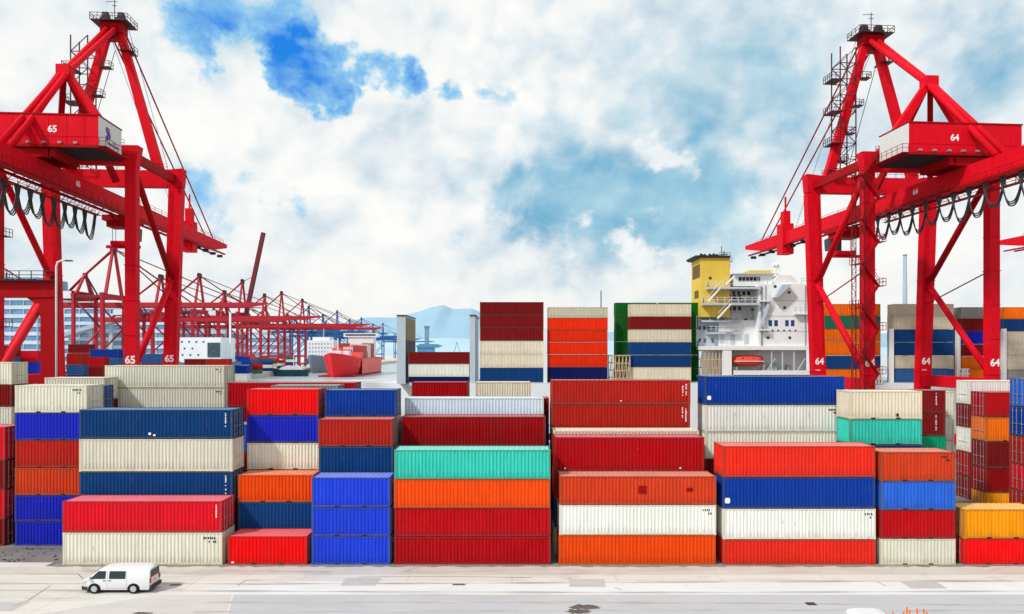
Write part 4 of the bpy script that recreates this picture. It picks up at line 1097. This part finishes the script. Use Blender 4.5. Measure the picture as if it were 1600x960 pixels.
b = MB(); b.quad((wx(-200,CH*F/(990-HY)),CH*F/(990-HY),.004),(wx(80,CH*F/(957-HY)),CH*F/(957-HY),.004),(wx(245,yl),yl,.004),(wx(362,yl),yl,.004),(wx(300,30),30,.004),(-60,30,.004)); tag(b.build('beige_lane', BEI), kind='structure')
b = MB(); b.quad((wx(365,yl),yl,.004),(120,yl,.004),(120,20,.004),(wx(303,30),20,.004),(wx(303,30),30,.004)); tag(b.build('grey_lane', GREY), kind='structure')
WL = ground_mat('white_strip', (.68,.67,.655), (.48,.47,.45), (.63,.625,.61), .1, None, .4)
y0 = CH*F/(928.6-HY); y1 = CH*F/(909-HY)
b = MB(); b.quad((wx(250,y0),y0,.004),(110,y0,.004),(110,y1,.004),(wx(470,y1),y1,.004)); tag(b.build('white_strip', WL), kind='structure')
# worn strip beside the stacks, repaired slabs and tyre tracks
EDGE = ground_mat('worn_edge', (.50,.465,.415), (.26,.24,.21), (.56,.53,.48), .12, None, .6)
ye = CH*F/(898-HY); b = MB(); b.quad((-60,ye,.004),(60,ye,.004),(60,53.4,.004),(-60,53.4,.004)); tag(b.build('worn_strip', EDGE), kind='structure')
SLAB = ground_mat('repair_slab', (.45,.435,.415), (.32,.305,.285), (.48,.47,.45), .2, None, .5)
for (x0_,x1_,y0_,y1_) in ((-12,-9.5,49.2,50.8),(27.5,30,48.6,50.2),(-34,-31.5,44.4,46.0),(4,6.5,48.9,50.6)):
    b = MB(); b.quad((x0_,y0_,.0092),(x1_,y0_,.0092),(x1_+.1,y1_,.0092),(x0_+.05,y1_,.0092)); tag(b.build('repair_slab', SLAB), kind='structure')
m_, nt_, b_ = nodes('tyre_track'); tc_ = nt_.nodes.new('ShaderNodeTexCoord')
nt_.links.new(ramp(nt_, noise(nt_, tc_.outputs['Object'], .8, 6, .7, (.25,2.5,1)), [(.40,(.50,.485,.46)),(.62,(.33,.32,.305))]), b_.inputs['Base Color']); b_.inputs['Roughness'].default_value = .9
for (yc, w_, x0_, x1_, sl) in ((48.05,.2,-60,60,.0015),(49.85,.22,-60,60,.0015),(45.7,.18,-20,60,-.004),(44.35,.16,-20,60,-.004)):
    b = MB(); n_ = 60; v = []
    for k in range(n_+1):
        x = x0_+(x1_-x0_)*k/n_; y = yc+sl*x+.25*math.sin(x*.06+yc); ww = w_*(.55+.45*math.sin(k*1.3+yc*3)); v += [(x,y-ww,.0104),(x,y+ww,.0104)]
    b.add(v, [(2*k,2*k+2,2*k+3,2*k+1) for k in range(n_)]); tag(b.build('tyre_track', m_), kind='structure')
GR_ = ground_mat('foot_dark', (.20,.185,.165), (.10,.09,.08), (.30,.275,.24), .5, None, .6)  # ragged darker strip along the foot of the front stacks
b = MB(); rr = random.Random(21); n_ = 160; v = []
for k in range(n_+1):
    x = -35+80*k/n_; v += [(x,53.62,.0122),(x,53.9+.0,.0122)] if False else [(x,53.72-rr.uniform(.05,.38),.0122),(x,54.3,.0122)]
b.add(v, [(2*k,2*k+2,2*k+3,2*k+1) for k in range(n_)]); tag(b.build('foot_dark_strip', GR_), kind='structure')
# drain cover, gratings, stains
def gp(px, py): y = CH*F/(py-HY); return wx(px,y), y
MET = plain('cover_dark',(66,62,60),.7)
for i, (px, py, w, d, lab) in enumerate(((1267,944,.62,.5,'small dark square cover set in the grey lane near the bottom border'),(275,914.5,.8,.3,'flat narrow drain grating in the concrete right of the van'),(717,914,.9,.28,'narrow drain grating in the concrete before the turquoise-topped front stack'))):
    x, y = gp(px, py); o = empty('drain_cover', (x,y,.012)); tag(o, lab, 'drain cover', 'covers set in the ground')
    MB().box(-w/2,w/2,-d/2,d/2,0,.014).build('frame', GALV if i else MET, o)
    b = MB()
    for k in range(5): b.box(-w/2+.05+k*(w-.1)/5, -w/2+.05+(k+.7)*(w-.1)/5, -d/2+.04, d/2-.04, .014, .02)
    b.build('grate', MET, o)
OIL = plain('oil_stain', (104,96,92), .7, 0, .5, 1.5)
for (px, py, rx, ry, sd) in ((915,949,1.1,.55,3),(905,956,1.0,.5,9),(222,959,.7,.3,5)):
    x, y = gp(px, py); rr = random.Random(sd); n = 26
    pts = [(x+rx*math.cos(2*PI*k/n)*rr.uniform(.55,1.1), y+ry*math.sin(2*PI*k/n)*rr.uniform(.5,1.1), .013+sd*.0004) for k in range(n)]
    b = MB(); b.quad(*pts); tag(b.build('ground_stain', OIL), kind='structure')
# dark expansion joints/cracks
CR = plain('crack_dark',(96,92,88),.9); b = MB()
for pts in (((20,948),(45,938),(78,916)),((372,915),(384,907),(410,907)),((130,905),(122,897),(40,897)),((560,902),(700,901),(830,903)),((960,918),(972,922)),((1370,909),(1384,916)),((420,893),(520,894))):
    for (a, c) in zip(pts, pts[1:]):
        p, q = Vector((*gp(*a),.0115)), Vector((*gp(*c),.0115)); d = (q-p).normalized(); nrm = Vector((-d.y,d.x,0))*.024
        b.quad(p-nrm,q-nrm,q+nrm,p+nrm)
tag(b.build('ground_joint', CR), kind='structure')
# scraps of rubbish between the stacks
RB = plain('rubbish', (84,80,72), .9, 0, .7, 4); b = MB(); rr = random.Random(3)
for k in range(40):
    x, y = gp(rr.uniform(-30,96), rr.uniform(858,880)); s = rr.uniform(.05,.28)
    if rr.random() < .8: b.beam((x,y,.03),(x+rr.uniform(-s,s),y+rr.uniform(-s,s),.03+rr.random()*.1),s*.6,.05)
tag(b.build('debris', RB), 'loose dark debris on the ground by the left stack', kind='stuff')

m, nt, bs = nodes('harbour_water'); tc = nt.nodes.new('ShaderNodeTexCoord')
bs.inputs['Base Color'].default_value = (.42,.50,.53,1); bs.inputs['Roughness'].default_value = .3; bs.inputs['Specular IOR Level'].default_value = .8
bp = nt.nodes.new('ShaderNodeBump'); bp.inputs['Strength'].default_value = .5; bp.inputs['Distance'].default_value = .25
nt.links.new(noise(nt, tc.outputs['Object'], .35, 5, .6), bp.inputs['Height']); nt.links.new(bp.outputs[0], bs.inputs['Normal'])
b = MB(); b.quad((-30000,-2000,-4),(30000,-2000,-4),(30000,40000,-4),(-30000,40000,-4)); tag(b.build('water', m), kind='structure')
def hill(name, Y, pts, rgb, sd):
    rr = random.Random(sd); prof = []
    for (a, c) in zip(pts, pts[1:]):
        for k in range(8):
            t = k/8; t2 = t*t*(3-2*t)*.5+t*.5
            prof.append((a[0]+(c[0]-a[0])*t, a[1]+(c[1]-a[1])*t2+rr.uniform(-.3,.3)))
    prof.append(pts[-1]); b = MB(); n = len(prof); rows = 7; v = []
    for j in range(rows):
        t = j/(rows-1); yy = Y - (1-t)*Y*.22
        for px, py in prof:
            h = max(0, wz(py, Y)+4); v.append((wx(px,Y), yy, -4.5+h*t**.85*(1 if j in (0,rows-1) else 1.0)))
    f = [(j*n+i,j*n+i+1,(j+1)*n+i+1,(j+1)*n+i) for j in range(rows-1) for i in range(n-1)]
    b.add(v,f)
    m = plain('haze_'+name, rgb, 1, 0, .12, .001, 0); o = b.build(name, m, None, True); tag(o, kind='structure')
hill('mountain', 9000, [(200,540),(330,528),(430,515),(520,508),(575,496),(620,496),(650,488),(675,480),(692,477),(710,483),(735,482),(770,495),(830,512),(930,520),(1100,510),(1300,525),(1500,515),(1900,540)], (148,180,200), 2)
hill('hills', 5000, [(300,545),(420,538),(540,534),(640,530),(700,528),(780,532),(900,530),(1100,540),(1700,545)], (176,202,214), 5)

# ------------------------------------------------------------------ sun, sky, camera
EL, AZ = R(44), math.atan2(-.68,-.54)           # direction towards the sun, azimuth clockwise from +y
sd = Vector((math.sin(AZ)*math.cos(EL), math.cos(AZ)*math.cos(EL), math.sin(EL)))
sun = bpy.data.lights.new('sun','SUN'); sun.energy = 3.2; sun.angle = R(5.0); sun.color = (1,.96,.9)
so = link('sun', sun); so.rotation_euler = sd.to_track_quat('Z','Y').to_euler(); so.location = (-60,-60,120)

wd = bpy.data.worlds.new('World'); scn.world = wd; wd.use_nodes = True; wd.cycles.sampling_method = 'MANUAL'; wd.cycles.sample_map_resolution = 256; nt = wd.node_tree; N_ = nt.nodes; LK = nt.links
bg = N_['Background']; bg.inputs[1].default_value = .1
sky = N_.new('ShaderNodeTexSky'); sky.sky_type = 'NISHITA'; sky.sun_disc = False; sky.sun_elevation = EL; sky.sun_rotation = AZ % (2*PI)
tc = N_.new('ShaderNodeTexCoord'); D = tc.outputs['Generated']
nrm = N_.new('ShaderNodeVectorMath'); nrm.operation = 'NORMALIZE'; LK.new(D, nrm.inputs[0]); D = nrm.outputs[0]
def mth(op, a, b=None, c=None, clamp=False):
    n = N_.new('ShaderNodeMath'); n.operation = op; n.use_clamp = clamp
    for i, v in enumerate((a,b,c)):
        if v is None: continue
        if isinstance(v,(int,float)): n.inputs[i].default_value = v
        else: LK.new(v, n.inputs[i])
    return n.outputs[0]
def sstep(v, a, b):
    n = N_.new('ShaderNodeMapRange'); n.interpolation_type = 'SMOOTHSTEP'; n.inputs[1].default_value = a; n.inputs[2].default_value = b
    LK.new(v, n.inputs[0]); return n.outputs[0]
def warped(scale, detail, amp, rough=.55):
    w_ = N_.new('ShaderNodeTexNoise'); w_.inputs['Scale'].default_value = scale; w_.inputs['Detail'].default_value = detail; w_.inputs['Roughness'].default_value = rough; LK.new(D, w_.inputs['Vector'])
    c_ = N_.new('ShaderNodeVectorMath'); c_.operation = 'SUBTRACT'; LK.new(w_.outputs['Color'], c_.inputs[0]); c_.inputs[1].default_value = (.5,.5,.5)
    v_ = N_.new('ShaderNodeVectorMath'); v_.operation = 'MULTIPLY_ADD'; LK.new(c_.outputs[0], v_.inputs[0]); v_.inputs[1].default_value = (amp,amp,amp*.7); LK.new(D, v_.inputs[2])
    n_ = N_.new('ShaderNodeVectorMath'); n_.operation = 'NORMALIZE'; LK.new(v_.outputs[0], n_.inputs[0]); return n_.outputs[0]
DW = warped(5, 4, .09)
DB = warped(14, 6, .16, .62)
def blob(px, py, r, amp=1.0):
    c = Vector(((px-CX)/F, 1, (HY-py)/F)).normalized()
    d = N_.new('ShaderNodeVectorMath'); d.operation = 'DOT_PRODUCT'; LK.new(DB, d.inputs[0]); d.inputs[1].default_value = c
    s = r/F
    return mth('MULTIPLY', mth('EXPONENT', mth('DIVIDE', mth('SUBTRACT', d.outputs['Value'], 1), s*s)), amp)
def blobs(lst):
    t = None
    for q in lst:
        e = blob(*q); neg = len(q) > 3 and q[3] < 0
        t = e if t is None else (mth('ADD', t, e) if neg else mth('SMOOTH_MAX', t, e, .18))
    return t
def noise3(vec, scale, detail, rough, stretch, lac=2.0):
    mp = N_.new('ShaderNodeMapping'); mp.inputs['Scale'].default_value = stretch; LK.new(vec, mp.inputs[0])
    n = N_.new('ShaderNodeTexNoise'); n.inputs['Scale'].default_value = scale; n.inputs['Detail'].default_value = detail; n.inputs['Roughness'].default_value = rough
    n.inputs['Lacunarity'].default_value = lac; LK.new(mp.outputs[0], n.inputs['Vector']); return n.outputs[0]
nA = noise3(DW, 7, 7, .60, (1,1,1.6)); nB = noise3(DW, 12, 6, .62, (1,1,1.35)); nC = noise3(D, 3.3, 4, .55, (1,1,1.5)); nF = noise3(D, 30, 4, .65, (1,1,1.3))
# rounded cauliflower lumps: inverted cell distance at two sizes
def lumps(scale):
    v = N_.new('ShaderNodeTexVoronoi'); v.feature = 'SMOOTH_F1'; v.inputs['Scale'].default_value = scale; v.inputs['Smoothness'].default_value = .45; LK.new(DW, v.inputs['Vector'])
    return mth('SUBTRACT', .5, v.outputs['Distance'])
lump = mth('ADD', mth('MULTIPLY', lumps(16), .6), mth('MULTIPLY', lumps(38), .4))
clear = blobs([(318,70,44,.62),(330,128,36,.62),(350,20,46,.66),(410,12,46,.7),(425,60,44,.85),(460,85,50,1.0),(475,130,40,.9),(515,115,44,1.0),(565,112,40,.95),(610,125,34,.95),
               (520,165,28,.9),(545,172,20,.5),(690,140,24,.7),(650,135,24,.45),(760,158,28,.42),(325,300,60,.64),(400,290,40,.5),(455,320,34,.5),(290,260,40,.46),
               (388,82,22,-.5),(345,180,40,-.6),(585,152,20,-.5),(425,185,36,-.5),(640,50,60,-.5),(540,25,30,-.2)])
clear = mth('ADD', mth('MULTIPLY_ADD', clear, 1.6, -.44), mth('ADD', mth('MULTIPLY', mth('SUBTRACT', nA, .5), 2.6), mth('MULTIPLY', lump, -.6)))
teal = blobs([(860,320,70,.75),(930,325,70,.85),(1000,335,70,.9),(1080,300,80,.75),(1110,240,80,.6),(1050,170,90,.4),(900,250,90,.3),(1190,170,90,.5),(1240,260,70,.4),(1560,90,70,.42),(1480,60,60,.25),(1110,350,60,.7),(930,390,50,.55),(60,330,80,.25),(740,300,80,.3),(1210,70,60,.2)])
teal = mth('ADD', mth('MULTIPLY', teal, 1.35), mth('ADD', mth('MULTIPLY', mth('SUBTRACT', nA, .5), .9), mth('MULTIPLY', lump, -.3)))
puff = blobs([(430,200,90,.8),(330,205,60,.8),(560,180,60,.8),(770,340,50,.95),(720,345,50,.7),(640,420,110,.9),(820,400,60,.7),(1042,252,30,1.0),(1055,275,24,.8),(960,372,30,.95),(985,405,46,.9),(1040,400,50,.7),(520,300,80,.7),(600,70,60,.7),(700,60,90,.6),(180,110,120,.6),(1330,300,100,.5),(640,250,70,.5),(1110,395,60,.5)])
puff = mth('ADD', puff, mth('ADD', mth('MULTIPLY', mth('SUBTRACT', nB, .5), 1.9), mth('MULTIPLY', lump, .9)))
def S(rgb): return tuple(c*10 for c in lin(rgb))
nS = noise3(DW, 4.2, 5, .55, (1,1,1.5))
# sunlit relief of the cloud tops: density here minus density a little further towards the sun
def shifted(v, off):
    a_ = N_.new('ShaderNodeVectorMath'); a_.operation = 'ADD'; LK.new(v, a_.inputs[0]); a_.inputs[1].default_value = off; return a_.outputs[0]
def relief(scale, det, rough, st, off): 
    return mth('SUBTRACT', noise3(DW, scale, det, rough, st), noise3(shifted(DW, off), scale, det, rough, st))
rl = mth('ADD', mth('MULTIPLY', relief(8, 6, .5, (1,1,1.15), (-.010,0,.020)), 1.8), mth('MULTIPLY', relief(3.6, 3, .45, (1,1,1.25), (-.03,0,.05)), 1.2))
shade = mth('ADD', mth('ADD', rl, mth('MULTIPLY', mth('SUBTRACT', nC, .5), 1.1)), mth('MULTIPLY_ADD', puff, .42, .36))
cl = ramp(nt, shade, [(.02,S((202,219,229))),(.30,S((224,234,240))),(.58,S((246,248,247))),(.85,S((255,254,251)))])
tealc = mixc(nt, ramp(nt, mth('ADD', nS, mth('MULTIPLY', rl, .35)), [(.36,g(0)),(.62,g(1))]), S((92,170,206)), S((166,211,229)))
cl = mixc(nt, mth('MULTIPLY', sstep(mth('SUBTRACT', teal, mth('MULTIPLY', puff, .25)),.05,.95), .92), cl, tealc)
cl = mixc(nt, mth('MULTIPLY', sstep(puff,.55,1.05), .85), cl, mixc(nt, ramp(nt, mth('ADD', rl, .5), [(.30,g(0)),(.6,g(1))]), S((236,242,244)), S((255,254,251))))
deep = mixc(nt, sstep(clear,.45,1.3), S((158,216,248)), S((14,134,240)))
skyb = mixc(nt, .12, deep, sky.outputs[0])
cl = mixc(nt, sstep(clear,.18,.70), cl, skyb)
# pale warm band at the horizon
sep = N_.new('ShaderNodeSeparateXYZ'); LK.new(D, sep.inputs[0])
hz = sstep(sep.outputs[2], .17, -.01)
cl = mixc(nt, mth('MULTIPLY', hz, .7), cl, S((246,247,243)))
LK.new(cl, bg.inputs[0])

cam = bpy.data.cameras.new('camera'); co = link('camera', cam); co.location = (0,0,CH); co.rotation_euler = (PI/2,0,0)
cam.sensor_width = 36; cam.lens = F/1600*36; cam.shift_y = (HY-480)/1600; cam.clip_start = .5; cam.clip_end = 60000
scn.camera = co
scn.view_settings.view_transform = 'Standard'; scn.view_settings.look = 'None'; scn.view_settings.exposure = 0; scn.view_settings.gamma = 1
scn.render.engine = 'CYCLES'; scn.cycles.use_denoising = True; scn.cycles.use_adaptive_sampling = True; scn.cycles.adaptive_threshold = .02; scn.cycles.max_bounces = 5; scn.cycles.diffuse_bounces = 3; scn.cycles.glossy_bounces = 2
scn.cycles.sample_clamp_indirect = 5
